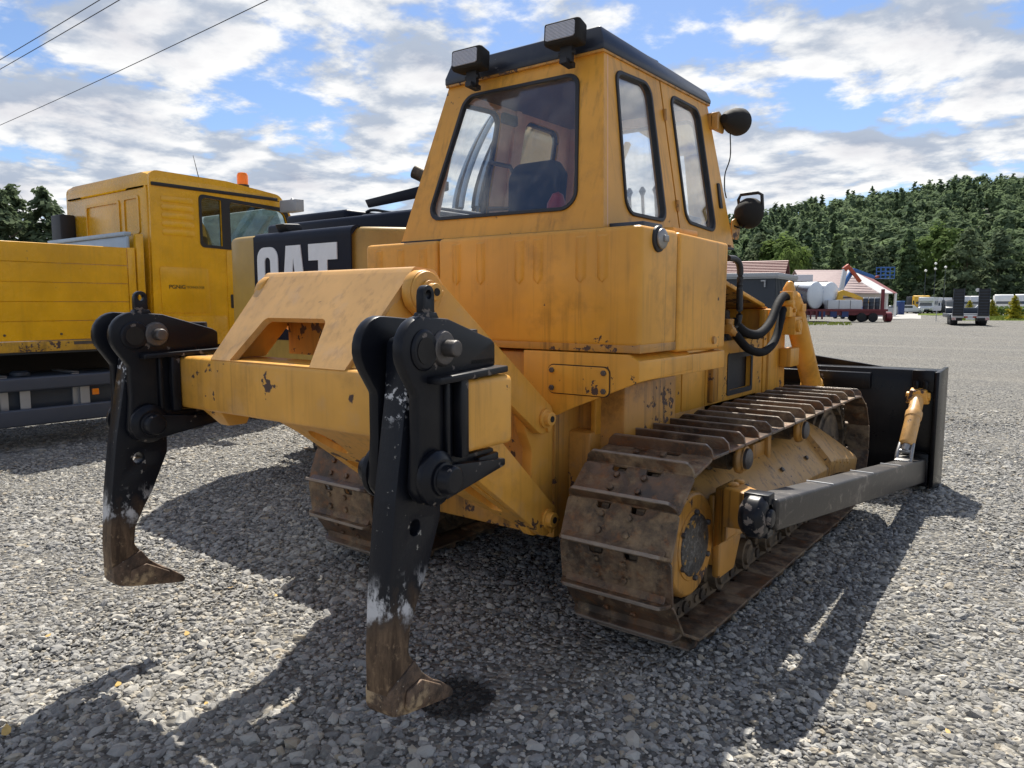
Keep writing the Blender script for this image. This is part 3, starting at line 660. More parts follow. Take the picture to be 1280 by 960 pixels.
for s in (-1,1):
    for (py_,pz_,prf,dx_) in ((1.56,1.465,[(0,.062),(.5,.062),(1,.054)],.010),(1.60,1.075,[(0,.085),(.55,.085),(1,.06)],.035)):
        b=SB(); b.rev((s*.098,py_,pz_),(s*dx_,0,0),prf,26); b.build('bracket_boss','black',bk,.002)
b=SB(); b.rev((.1075,1.558,1.463),(.003,0,0),[(0,.040),(1,.040)],20); b.build('pin_bore','dark',bk)
b=SB(); b.rev((.098,1.655,1.466),(.012,0,0),[(0,.058),(1,.05)],20); b.rev((.11,1.655,1.466),(.045,0,0),[(0,.026),(.9,.026),(1,.022)],16); b.build('upper_pin','dull_steel',bk,.002); b=SB(); b.rev((-.107,1.575,1.465),(-.035,0,0),[(0,.055),(.6,.055),(1,.045)],20); b.build('pin_head','black',bk,.002)
b=SB(); b.rev((.133,1.60,1.075),(.05,0,0),[(0,.052),(.2,.052),(.22,.044),(.9,.044),(1,.036)],22); b.build('lower_pin','black',bk,.002); b=SB(); b.rev((-.133,1.60,1.075),(-.04,0,0),[(0,.05),(1,.04)],22); b.build('pin_head','black',bk,.002)
b=SB(); ear=[(1.575,1.555),(1.632,1.555),(1.632,1.625)]+circ(1.604,1.628,.028,10,0,PI)+[(1.575,1.62)]
b.plate(ear,.060,.085,'yz',holes=[circ(1.604,1.628,.014,12)[::-1]]); b.plate([(1.56,1.553),(1.65,1.553),(1.635,1.575),(1.573,1.575)],.055,.09,'yz'); b.build('lifting_eye','black',bk,.002)
sh=[(1.560,1.50),(1.547,1.34),(1.485,1.01),(1.452,.766),(1.436,.55),(1.437,.43),(1.562,.492),(1.537,.526),(1.547,.608),(1.592,.69),(1.632,.757),(1.68,.86),(1.708,.922),(1.712,1.0),(1.70,1.50)]
b=SB(); b.plate(rounded(sh,[.03,.05,.1,.1,.1,0,.0,.04,.06,.1,.1,.1,.05,.05,.03],3),-.0425,.0425,'yz',holes=[circ(1.578,.915,.026,16)[::-1]]); shank=b.build('ripper_shank','shank',dz_,.006,2)
tipP=[(1.437,.445),(1.438,.385),(1.455,.358),(1.52,.338),(1.69,.300),(1.752,.288),(1.768,.300),(1.752,.322),(1.69,.372),(1.655,.392),(1.60,.44),(1.563,.495)]
b=SB(); b.plate(rounded(tipP,[0,.03,.03,.03,.03,.01,.01,.01,.03,.03,.03,0],2),-.049,.049,'yz')
for s in (-1,1): b.plate(rounded([(1.50,.36),(1.66,.325),(1.70,.355),(1.58,.43),(1.51,.42)],.015,2),s*.049,s*.062,'yz')
b.build('ripper_tip','tip',shank,.008,2)
for s,rz in ((1,R(6.5)),(-1,R(0))):
    if s>0: pair=(bk,shank)
    else: pair=(copy_tree(bk,dz_),copy_tree(shank,dz_))
    for o in pair: o.location=(s*.845,PVY-OY,0); o.rotation_euler=(0,0,rz)

# --- rear housing, fender boxes, fuel tank
b=B(); b.box(-.43,.43,3.07,3.55,.40,1.36); b.box(-.56,.56,3.20,5.60,.42,.95); b.box(-.70,.70,3.30,3.9,.55,1.2); b.build('rear_housing','yellow_worn',dz_,.02)
for s in (-1,1):
    b=B(); P=[(s*x,z) for x,z in ((.26,1.368),(.865,1.368),(.92,1.335),(.92,1.243),(.54,1.085),(.47,1.05),(.26,1.05))]
    Q=[(s*x,z) for x,z in ((.26,1.368),(.865,1.368),(.92,1.335),(.92,1.262),(.57,1.235),(.47,1.22),(.26,1.20))]
    b.loft([[(x,3.03,z) for x,z in P],[(x,3.62,z) for x,z in Q]]); fb=b.build('fender_box','yellow',dz_,.006)
    b=B(); b.plate(rounded([(s*.42,1.165),(s*.765,1.165),(s*.765,1.302),(s*.42,1.302)],.03,4),3.019,3.029,'xz'); cp=b.build('cover_plate','yellow',fb,.003); b=B(); b.plate(rounded([(s*.415,1.160),(s*.77,1.160),(s*.77,1.307),(s*.415,1.307)],.033,4),3.0275,3.0305,'xz'); b.build('cover_outline','grime',cp)  # thin dark plate added behind the cover to draw its grimy outline
    for x in (.445,.74):
        for z in (1.19,1.277):
            b=B(); b.hexbolt((s*x,3.019,z),(0,-1,0),.014,.012); b.build('bolt','dull_steel',cp)
    b=B(); b.box(s*.855,s*.918,3.06,4.045,1.245,1.342); b.build('fender_rail','yellow',dz_,.006)
    # side plates of the main frame
    b=B(); b.plate([(3.25,.93),(4.262,.93),(4.262,1.335),(3.62,1.335),(3.25,1.22)],s*.53,s*.56,'yz'); b.build('side_panel','yellow',dz_,.004)
    b=B(); b.plate([(4.272,.93),(4.62,.93),(4.62,1.335),(4.272,1.335)],s*.53,s*.562,'yz'); b.build('side_panel','yellow',dz_,.004)
    b=B(); b.plate([(4.63,.90),(5.70,.90),(5.70,1.345),(4.63,1.345)],s*.525,s*.56,'yz',holes=[rounded([(5.03,.99),(5.46,.99),(5.46,1.225),(5.03,1.225)][::-1],.015,3)]); sp=b.build('side_panel','yellow',dz_)
    b=B(); b.box(s*.50,s*.52,5.0,5.49,.97,1.25); b.build('vent_mesh','rubber',sp)
    b=B(); b.plate(rounded([(5.0,.96),(5.49,.96),(5.49,1.255),(5.0,1.255)],.02,3),s*.5602,s*.566,'yz',holes=[rounded([(5.035,.995),(5.455,.995),(5.455,1.22),(5.035,1.22)][::-1],.015,3)]); b.build('vent_frame','rubber',sp)
# fuel tank with pressed ribs
def rbox(b,x0,x1,y0,y1,z0,z1): b.box(x0,x1,y0,y1,z0,z1)
b=B(); b.box(-.328,.92,3.03,3.415,1.40,1.955); tank=b.build('fuel_tank','yellow',dz_,.026,3)
b=B(); b.box(-.328,.918,3.036,3.41,1.374,1.415); b.build('tank_skirt','yellow_worn',tank,.004)
def rib(par,x,w,z0,z1,y):
    b=B(); P=[(x-w,z0+.02),(x,z0-.004),(x+w,z0+.02),(x+w,z1),(x-w,z1)]
    b.loft([[(px,y+.004,pz) for px,pz in P],[(x+(px-x)*.55,y-.007,pz+(-.012 if pz>z1-.01 else .008)) for px,pz in P]]); b.build('tank_rib','yellow',par)
for x in (-.19,-.02,.235,.35,.60,.72): rib(tank,x,.036,1.70,1.925,3.03)
b=B(); b.box(-.92,-.338,3.032,3.415,1.385,1.948); lt=b.build('battery_box','yellow',dz_,.026,3)
for x in (-.80,-.62,-.44): rib(lt,x,.036,1.72,1.915,3.032)
b=B(); b.box(-.915,-.345,3.037,3.41,1.372,1.40); b.build('box_skirt','yellow_worn',lt,.004)
for s in (-1,1):
    b=B(); b.box(s*.46,s*.905,3.39,3.45,1.38,1.93); b.build('seam_dark_fill','rubber',dz_)  # dark box added inside the gap to darken the seam beside the tank
    b=B(); b.plate([(3.427,1.362),(4.035,1.352),(4.055,1.935),(3.427,1.95)],s*.45,s*.92,'yz'); tb=b.build('tool_box','yellow',dz_,.02,3)
    b=B(); b.box(s*.68,s*.86,3.48,3.78,1.945,1.985); b.build('box_lid','yellow',tb,.012)
    b=B(); b.plate([(3.87,1.372)]+circ(3.90,1.40,.022,10),s*.92,s*.926,'yz') if False else b.rev((s*.92,3.87,1.405),(s*.012,0,0),[(0,.022),(1,.02)],14); b.build('latch','yellow_worn',tb)
b=B(); b.box(.60,.86,3.16,3.36,1.952,1.985); b.build('filler_lid','dark_grey',tank,.008)
b=B(); b.rev((.918,3.19,1.90),(.018,0,0),[(0,.062),(.6,.06),(1,.05)],24); cap=b.build('fuel_cap','rubber',tank)
b=B(); b.rev((.936,3.19,1.90),(.022,0,0),[(0,.048),(.5,.048),(1,.03)],24); b.box(.955,.968,3.17,3.21,1.885,1.915); b.build('cap_face','steel',cap,.003)

# --- cab
zb,zt=1.96,2.862
fR=lambda u,v,wd:(u,3.10+.25*(v-zb)/.9+wd,v)                          # rear wall
fS=lambda s:(lambda u,v,wd:(s*(.68-.16*(v-zb)/.9-wd),u,v))             # side wall, u along y
fF=lambda u,v,wd:(u,4.745-.12*(v-zb)/.9-wd,v)                          # front wall
RW=[(-.507,2.068),(.517,2.058),(.396,2.775),(-.378,2.785)]
W1=[(3.338,2.044),(3.793,2.040),(3.829,2.808),(3.436,2.792)]
W2=[(4.046,2.062),(4.478,2.035),(4.476,2.800),(4.066,2.806)]
FW=[(-.55,2.10),(.55,2.10),(.44,2.78),(-.44,2.78)]
def ring(poly,r,wd):
    o=rounded(poly,r,6); c=Vector((sum(p[0] for p in poly)/4,sum(p[1] for p in poly)/4)); i=[]
    for p in poly:
        v=Vector(p)-c; i.append((p[0]-math.copysign(wd,v.x),p[1]-math.copysign(wd,v.y)))
    return o,rounded(i,max(.01,r-wd*.7),6)
cabroot=None
def wall(name,outline,wins,fn,r,mat='yellow',par=None,th=.035):
    global cabroot
    b=B(); b.plate(outline,0,th,holes=[rounded(wn,r,6)[::-1] for wn in wins],fn=fn); o=b.build(name,mat,par or dz_)
    b=B(); b.plate(outline,th+.001,th+.007,holes=[rounded(wn,r,6)[::-1] for wn in wins],fn=fn); b.build('inner_lining','cab_in',o)
    for wn in wins:
        oo,ii=ring(wn,r,.019); 
        b=B(); b.plate(oo,-.010,.022,holes=[ii[::-1]],fn=fn); sl_=b.build('window_seal','rubber',o,.003,1)
        b=B(); b.plate(ii,.012,.017,fn=fn); b.build('window_pane','glass',o)
    return o
cab_rear=wall('cab_rear_wall',[(-.68,zb),(.68,zb),(.52,zt),(-.52,zt)],[RW],fR,.085)
for s in (-1,1):
    # rear corner sheet and door are separate pieces with a gap between
    a=[(3.101,zb),(3.945,zb),(3.955,zt),(3.351,zt)]
    sw=wall('cab_side_wall',a,[W1],fS(s),.075)
    d_=wall('cab_door',[(3.962,1.975),(4.745,1.975),(4.63,zt-.01),(3.972,zt-.01)],[W2],fS(s),.075)
    b=B(); b.plate([(3.93,zb),(3.985,zb),(3.985,zt),(3.94,zt)],.037,.06,fn=fS(s)); b.build('door_post','cab_in',sw)
    for z in (2.15,2.66):
        b=B(); x=.68-.16*(z-zb)/.9; b.cyl((s*(x+.008),3.955,z-.03),(s*(x+.005),3.955,z+.03),.012,n=10); b.build('door_hinge','yellow_worn',d_)
    b=B(); b.plate(rounded([(4.585,2.20),(4.625,2.20),(4.63,2.36),(4.60,2.36)],.01,2),-.012,.0,fn=fS(s)); b.build('door_handle','rubber',d_)
wall('cab_front_wall',[(-.68,zb),(.68,zb),(.515,zt),(-.515,zt)],[FW],fF,.07)
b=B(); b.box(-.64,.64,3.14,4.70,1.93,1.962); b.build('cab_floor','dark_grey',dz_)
b=B(); b.loft([[(-.684,3.097,1.948),(.684,3.097,1.948),(.684,4.745,1.948),(-.684,4.745,1.948)],[(-.682,3.0985,1.961),(.682,3.0985,1.961),(.682,4.743,1.961),(-.682,4.743,1.961)]]); b.build('cab_base_dark_line','rubber',dz_)  # added dark strip that draws the black seam line under the cab
b=B(); b.plate([(3.36,-.50),(4.58,-.50),(4.58,.50),(3.36,.50)],2.835,2.855,fn=lambda u,v,wd:(v,u,wd)); b.build('cab_ceiling','headliner',dz_)
# roof cap
b=B(); b.loft([[(-.535,3.325,2.862),(.535,3.325,2.862),(.535,4.66,2.862),(-.535,4.66,2.862)],[(-.535,3.325,2.90),(.535,3.325,2.90),(.535,4.66,2.885),(-.535,4.66,2.885)],[(-.50,3.345,2.985),(.50,3.345,2.985),(.505,4.65,2.945),(-.505,4.65,2.945)]]); roof=b.build('cab_roof','roof_black',dz_,.01,2)
b=B(); b.box(-.53,.53,3.33,4.655,2.852,2.866); b.build('roof_gutter','yellow_worn',roof,.003)
# work lamps on the roof
for x,z in ((-.25,2.925),(.372,2.930)):
    b=MB((x,3.235,z)); b.loft([[(x-.098,3.175,z-.048),(x+.098,3.175,z-.048),(x+.098,3.175,z+.054),(x-.098,3.175,z+.054)],[(x-.102,3.20,z-.053),(x+.102,3.20,z-.053),(x+.102,3.20,z+.058),(x-.102,3.20,z+.058)],[(x-.09,3.285,z-.05),(x+.09,3.285,z-.05),(x+.09,3.285,z+.055),(x-.09,3.285,z+.055)]])
    lo=b.build('work_lamp','lamp_plastic',dz_,.012,3); lo.location=(x,3.235-OY,z); lo.rotation_euler=(R(-4),0,R(2))
    b=MB((x,3.235,z)); b.plate(rounded([(x-.084,z-.036),(x+.084,z-.036),(x+.084,z+.042),(x-.084,z+.042)],.012,3),3.170,3.176,'xz'); b.build('lamp_lens','lens',lo)
    b=MB((x,3.235,z)); b.box(x-.035,x+.035,3.235,3.26,z-.13,z-.05); b.box(x-.02,x+.02,3.21,3.30,z-.14,z-.115); b.cyl((x-.045,3.247,z-.082),(x+.045,3.247,z-.082),.012,n=10); b.build('lamp_bracket','rubber',lo)
# cab front corner lamps
for s in (-1,1):
    b=B(); b.plate(rounded([(4.61,2.70),(4.80,2.70),(4.82,2.79),(4.72,2.83),(4.61,2.80)],.02,3),s*.555,s*.567,'yz'); b.box(s*.50,s*.60,4.61,4.64,2.70,2.80); lb=b.build('lamp_bracket','yellow_worn',dz_,.004)
    b=B(); b.rev((s*.60,4.70,2.765),(s*.05,.26,.03),[(0,.05),(.08,.085),(.25,.09),(.6,.07),(.85,.045),(1,.0)],26) if False else b.rev((s*.625,4.93,2.79),(-s*.03,-.22,-.01),[(0,.082),(.1,.088),(.35,.082),(.7,.058),(.95,.028),(1,0)],26); b.build('corner_lamp','lamp_plastic',lb)
    b=B(); b.plate(rounded([(4.74,2.02),(4.86,2.02),(4.88,2.10),(4.82,2.16),(4.74,2.14)],.03,4),s*.655,s*.668,'yz'); lb2=b.build('lamp_bracket','yellow_worn',dz_,.004)
    b=B(); b.rev((s*.735,4.90,2.19),(-s*.04,-.12,0),[(0,.095),(.15,.10),(.45,.095),(.85,.06),(1,.03)],28); b.box(s*.70,s*.73,4.80,4.84,2.215,2.245); l2=b.build('corner_lamp','lamp_plastic',lb2,.002)
    x=s*.735; b=B(); b.tube([(x-.07,4.86,2.20),(x-.075,4.85,2.28),(x-.06,4.85,2.31),(x+.05,4.86,2.315),(x+.075,4.86,2.30),(x+.08,4.87,2.20)],.011,8); b.build('lamp_guard','rubber',l2)
    b=B(); b.tube(arcpts([(s*.61,4.80,2.70),(s*.615,4.80,2.55),(s*.60,4.76,2.44),(s*.61,4.735,2.34),(s*.625,4.73,2.28)],16),.004,6); b.build('cable','hose',dz_)
    b=B(); b.tube(arcpts([(s*.64,4.745,2.12),(s*.70,4.80,2.09),(s*.72,4.84,2.12)],10),.005,6); b.build('cable','hose',lb2)
# seat, levers, steering rail
b=B(); b.loft([[(x*k,3.62+.05*(z-2.0)*2+dy,z) for x,z in rounded([(-.31,2.02),(.05,2.02),(.06,2.36),(.0,2.44),(-.28,2.44),(-.33,2.36)],.06,4) for k in (1,)] for dy in (0,.09)]); seat=b.build('driver_seat','seat',dz_,.02,2)
b=B(); b.box(-.31,.05,3.64,4.1,1.98,2.06); b.build('seat_cushion','seat',seat,.03,2)
b=B(); b.rev((.13,3.50,2.08),(.02,.0,.14),[(0,.05),(.5,.055),(.9,.03),(1,.0)],16); b.build('red_bag','red',seat)
b=B(); b.tube([(-.585,3.78,1.97),(-.585,3.78,2.47),(-.57,3.78,2.50),(-.42,3.80,2.46),(-.385,3.80,2.40),(-.38,3.80,2.20),(-.58,3.78,2.21)],.014,8); b.build('grab_rail','dull_steel',dz_)
b=B()
for i in range(4): b.cyl((.18+.09*i,4.3,1.97),(.20+.09*i,4.22,2.28),.01,n=8); b.rev((.20+.09*i,4.22,2.27),(0,0,.05),[(0,.012),(.5,.022),(1,.008)],10)
b.build('control_levers','rubber',dz_)
b=B(); b.box(-.45,.5,4.42,4.66,1.97,2.16); b.build('dashboard','seat',dz_,.02)
b=B(); b.box(-.06,.14,4.0,4.03,2.70,2.80); b.build('cab_speaker','rubber',dz_,.01) if False else b.bm.free()
b=B(); P=fS(-1)(3.86,2.72,.055); b.box(P[0]-.01,P[0]+.03,3.80,3.94,2.735,2.80); b.build('cab_fan','rubber',dz_,.01)

# --- engine bay, hood, radiator guard
b=B(); b.plate([(4.70,1.79),(5.86,1.555),(5.86,1.575),(4.70,1.812)],-.535,.535,'yz'); hd_=b.build('engine_hood','yellow_worn',dz_,.004)
b=B(); b.box(-.36,.36,4.78,5.6,.95,1.50); b.cyl((-.2,4.9,1.42),(-.2,5.5,1.42),.14); b.cyl((.30,4.85,1.30),(.30,5.5,1.30),.09); b.cyl((.42,5.0,1.36),(.42,5.0,1.62),.028); b.cyl((.36,5.45,1.3),(.36,5.45,1.56),.03); b.build('engine','under',dz_,.02)
b=B(); b.box(-.60,.60,4.665,4.76,.95,1.955); b.build('firewall','yellow_worn',dz_,.01)
for s in (-1,1):
    b=B(); b.box(s*.525,s*.57,5.705,5.775,.92,1.56); b.plate([(4.76,1.765),(5.72,1.57),(5.72,1.60),(4.76,1.795)],s*.525,s*.562,'yz'); b.build('bay_frame','yellow',dz_,.006)
b=B(); b.loft([[(-.585,5.79,.72),(.585,5.79,.72),(.585,6.20,.72),(-.585,6.20,.72)],[(-.585,5.79,1.565),(.585,5.79,1.565),(.585,6.16,1.545),(-.585,6.16,1.545)]]); rg=b.build('radiator_guard','yellow',dz_,.02)
for s in (-1,1):
    b=B(); b.box(s*.585,s*.68,6.02,6.24,1.10,1.25); b.build('guard_bracket','yellow',rg,.012)
b=B()
for k in range(12): b.box(-.5,.5,6.19,6.215,.80+.06*k,.82+.06*k)
b.build('radiator_grille','dark',rg)
b=B(); b.cyl((-.15,5.25,1.62),(-.15,5.25,2.05),.055); b.tube([(-.15,5.25,2.05),(-.15,5.24,2.12),(-.15,5.16,2.18)],.05,12); b.build('exhaust_stack','under',hd_)
# blade lift cylinders with their valve blocks and hoses
for s in (-1,1):
    x=s*.64; top=Vector((x,6.06,1.665)); bot=Vector((x,6.80,.86)); ax=(bot-top).normalized(); prp=Vector((0,-ax.z,ax.y))
    b=B(); b.rev(top,bot-top,[(0,.05),(.02,.078),(.10,.085),(.12,.083),(.93,.083),(.94,.094),(1,.094)],24); b.cyl(bot-ax*.05,bot+ax*.38,.042,n=16); lc=b.build('lift_cylinder','cyl_yellow' if False else 'yellow',dz_,.003)
    b=B(); c=top+ax*.22
    b.hexa([c+prp*.0+Vector((-.07,0,0)),c+prp*.0+Vector((.07,0,0)),c+prp*.13+Vector((.06,0,0)),c+prp*.13+Vector((-.06,0,0)),c+ax*.17+Vector((-.07,0,0)),c+ax*.17+Vector((.07,0,0)),c+ax*.15+prp*.13+Vector((.06,0,0)),c+ax*.15+prp*.13+Vector((-.06,0,0))]) if False else None
    b.box(x-.085,x+.085,5.94,6.12,1.36,1.50); b.box(x-.06,x+.06,5.88,6.04,1.50,1.58); b.cyl((x+s*.06,6.0,1.43),(x+s*.11,6.0,1.43),.05); b.cyl((x+s*.10,6.0,1.43),(x+s*.115,6.0,1.43),.032)
    b.box(x-.05,x+.05,5.97,6.09,1.60,1.70); b.rev((x,6.03,1.68),(0,.02,.10),[(0,.05),(.4,.048),(.7,.034),(.9,.026),(1,.012)],14); b.cyl((x-.05,5.95,1.60),(x+.07,5.95,1.60),.03); b.hexbolt((x+s*.06,5.98,1.55),(s,0,0),.018,.02); b.hexbolt((x+s*.085,6.09,1.47),(s,0,0),.016,.02); b.box(x-.02,x+.09,6.10,6.20,1.54,1.60)
    b.build('valve_block','yellow',lc,.008)
    b=B(); b.tube(arcpts([(x,5.98,1.645),(x,5.90,1.66),(x+s*.01,5.75,1.60),(x+s*.02,5.55,1.46),(x+s*.02,5.32,1.385),(x,5.10,1.405),(x-s*.02,4.94,1.48)],40),.033,12); b.build('hydraulic_hose','hose',dz_)
    b=B(); b.tube(arcpts([(x+.01,5.93,1.545),(x+.01,5.86,1.55),(x+s*.03,5.76,1.47),(x+s*.04,5.60,1.32),(x+s*.04,5.36,1.255),(x+s*.02,5.12,1.29),(x-s*.01,4.98,1.38),(x-s*.02,4.93,1.42)],40),.030,12); b.build('hydraulic_hose','hose',dz_)
    b=B(); b.tube(arcpts([(x-.02,4.80,1.90),(x-.01,4.92,1.895),(x,4.97,1.84),(x,4.975,1.70),(x,4.98,1.50),(x-s*.02,4.94,1.44)],26),.022,10); b.build('steel_pipe','rubber',dz_)
    b=B(); b.cyl((x-.05,4.93,1.40),(x-.05,4.93,1.50),.035); b.box(x-.09,x-.01,4.86,4.96,1.40,1.46); b.cyl((x-.02,4.85,1.44),(x-.02,4.96,1.40),.032,n=6); b.build('hose_fitting','yellow_worn',dz_,.004)

# --- blade, push arms, tilt strut
b=B(); bp=[(7.415,.015),(7.30,.25),(7.262,.50),(7.285,.78),(7.40,1.03),(7.36,1.04),(7.16,1.035),(7.135,.93),(7.13,.50),(7.17,.12),(7.38,.0)]
b.plate(bp,-1.55,1.55,'yz'); blade=b.build('blade','blade_black',dz_,.006)
b=B(); b.plate([(-1.12,1.036),(-.37,1.135),(.37,1.135),(1.12,1.036)],7.33,7.37,'xz'); b.build('spill_guard','blade_black',blade,.003)
b=B(); b.box(-1.05,1.05,7.06,7.135,.86,1.0); b.box(-1.05,1.05,7.05,7.13,.30,.42); b.build('blade_rib','blade_black',blade,.01)
b=B(); b.plate([(7.36,-.005),(7.44,-.03),(7.42,.12),(7.37,.16)],-1.58,1.58,'yz'); b.build('cutting_edge','dull_steel',blade,.004)
for s in (-1,1):
    b=B(); b.plate([(7.02,.06),(7.50,-.01),(7.52,1.05),(7.02,1.035)],s*1.551,s*1.585,'yz'); b.build('blade_end_plate','blade_black',blade,.006)
    b=B(); b.box(s*1.38,s*1.549,7.03,7.128,.86,1.048); b.box(s*1.40,s*1.44,6.99,7.03,.88,.96); b.box(s*1.47,s*1.51,6.99,7.03,.88,.96); b.build('blade_corner_box','blade_black',blade,.012)
    b=B(); b.box(s*1.34,s*1.54,7.02,7.13,.06,.34); b.build('blade_lug','blade_black',blade,.01)
    b=B(); b.hexa([(s*1.385,3.17,.625),(s*1.525,3.17,.625),(s*1.525,7.02,.095),(s*1.385,7.02,.095),(s*1.385,3.17,.765),(s*1.525,3.17,.765),(s*1.525,7.02,.30),(s*1.385,7.02,.30)]); pa=b.build('push_arm','arm',dz_,.014,3)
    b=B(); b.rev((s*1.385,3.125,.69),(s*.115,0,0),[(0,.06),(.12,.08),(.3,.094),(.75,.094),(.92,.08),(1,.058)],24); b.rev((s*1.498,3.125,.69),(s*.022,0,0),[(0,.042),(.7,.040),(1,.03)],20)
    b.box(s*1.39,s*1.50,3.115,3.19,.60,.79); b.build('arm_ball_joint','black',pa,.004)
    lo_=Vector((s*1.44,6.54,.43)); hi=Vector((s*1.44,7.0,.83)); dr=(hi-lo_).normalized()
    b=B(); b.rev(lo_+dr*.06,(hi-dr*.02)-(lo_+dr*.06),[(0,.045),(.05,.058),(.55,.058),(.56,.064),(.68,.064),(.69,.052),(1,.052)],22); st=b.build('tilt_strut','hood_yellow',dz_,.002)
    b=B(); b.hexa([hi+Vector(v) for v in ((-.085,-.05,-.06),(.085,-.05,-.06),(.085,.03,-.06),(-.085,.03,-.06),(-.06,-.05,.05),(.06,-.05,.05),(.06,.03,.07),(-.06,.03,.07))]); b.cyl(hi+Vector((-.09,0,0)),hi+Vector((.09,0,0)),.035); b.build('strut_clevis','ripper_yellow',st,.008)
    b=B()
    for q in (-1,1): b.tube([Vector((s*1.44+q*.05,6.48,.36)),Vector((s*1.44+q*.05,6.52,.42)),Vector((s*1.44+q*.045,6.60,.49))],.016,8)
    b.rev(Vector((s*1.44,6.54,.43)),dr*.10,[(0,.03),(1,.042)],14); b.cyl((s*1.44-.06,6.54,.43),(s*1.44+.06,6.54,.43),.018,n=12); b.box(s*1.39,s*1.49,6.40,6.62,.352,.385); b.build('strut_fork','steel',st,.003)
    for y in (4.05,5.0,5.9):
        z=.765-(y-3.17)/3.85*.465; b=B(); b.box(s*1.387,s*1.523,y,y+.012,z-.002,z+.004); b.build('weld_seam','trim',pa)

# ------------------------------------------------------------------ yellow dropside truck (left, parallel to the dozer)
TO=(-10.15,3.0,0); truck=root('dropside_truck','yellow dropside truck with orange roof beacon parked beyond the dozer at the left edge','truck',TO)
def T(): return MB(TO)
SX=-9.0
b=T(); b.box(-11.28,SX-.035,-2.2,4.40,1.06,1.19); bed=b.build('truck_bed','dark_grey',truck)
for s,x in ((1,SX),(-1,-11.3)):
    for k in range(5):
        z0=1.205+k*.211; b=T(); b.box(x-.03,x,-2.2,4.262,z0,z0+.2085); b.build('side_board','truck',bed,.005,1)
    b=T(); b.box(x-.032,x+.004,4.268,4.355,1.205,2.262); b.build('board_end','truck',bed,.005)
    b=T(); b.box(x-.05,x+.012,-2.2,4.41,1.085,1.198); b.build('bed_rail','truck_edge',bed,.008)
    b=T(); b.box(x-.07,x+.014,4.372,4.46,1.2,2.43); b.build('corner_post','truck',bed,.01)
b=T(); b.box(SX+.006,SX+.018,3.62,4.28,1.15,1.185); b.build('rail_strip','dull_steel',bed)
b=T()
for k in range(8): b.rev((SX,.2+k*.55,1.27),(.015,0,0),[(0,.014),(1,.01)],8)
b.build('board_rivets','dull_steel',bed,kind='stuff')
b=T(); b.box(-11.22,SX-.06,4.29,4.33,1.2,2.44); b.box(-11.24,SX-.055,4.27,4.35,2.40,2.45); b.build('headboard','alu',bed,.004)
b=T(); b.box(-10.65,-10.5,-3,6.9,.70,1.03); b.box(-9.8,-9.65,-3,6.9,.70,1.03); b.box(-10.6,-9.7,.5,1.2,.5,.9); b.build('chassis','dark',truck)
b=T(); b.box(-9.75,SX-.13,1.3,4.25,.36,.82); ft=b.build('fuel_tank','dark_grey',truck,.05)
b=T(); 
b.rev((-9.25,3.15,.82),(0,0,.05),[(0,.10),(.7,.10),(1,.07)],16); b.build('tank_cap','dark_grey',ft)
for y in (2.9,3.62):
    b=T(); b.box(-9.7,SX-.10,y,y+.075,.82,.835); b.box(SX-.128,SX-.10,y,y+.075,.36,.83); b.build('tank_strap','strap',ft)
for z0,z1 in ((.665,.815),(.285,.472)):
    b=T(); b.box(SX-.05,SX,-.4,4.34,z0,z1); b.build('side_guard','guard',truck,.03,3)
for y in (3.07,3.68,2.3):
    b=T(); b.box(SX-.06,SX-.052,y,y+.10,.30,.80); b.build('guard_bracket','strap',truck)
b=T(); b.box(SX-.05,SX-.015,3.80,3.87,.56,.63); b.build('marker_lamp','amber',truck,.008)
for y in (-1.9,-.7,6.05):
    for x in (-9.05,-10.95):
        b=T(); b.rev((x-.28,y,.5),(.28,0,0),[(0,.36),(.05,.47),(.2,.5),(.8,.5),(.95,.47),(1,.34)],28); wh=b.build('wheel','tyre',truck)
        b=T(); b.rev((x-.06,y,.5),(.05,0,0),[(0,.30),(.6,.28),(1,.12)],20); b.build('rim','rim',wh)
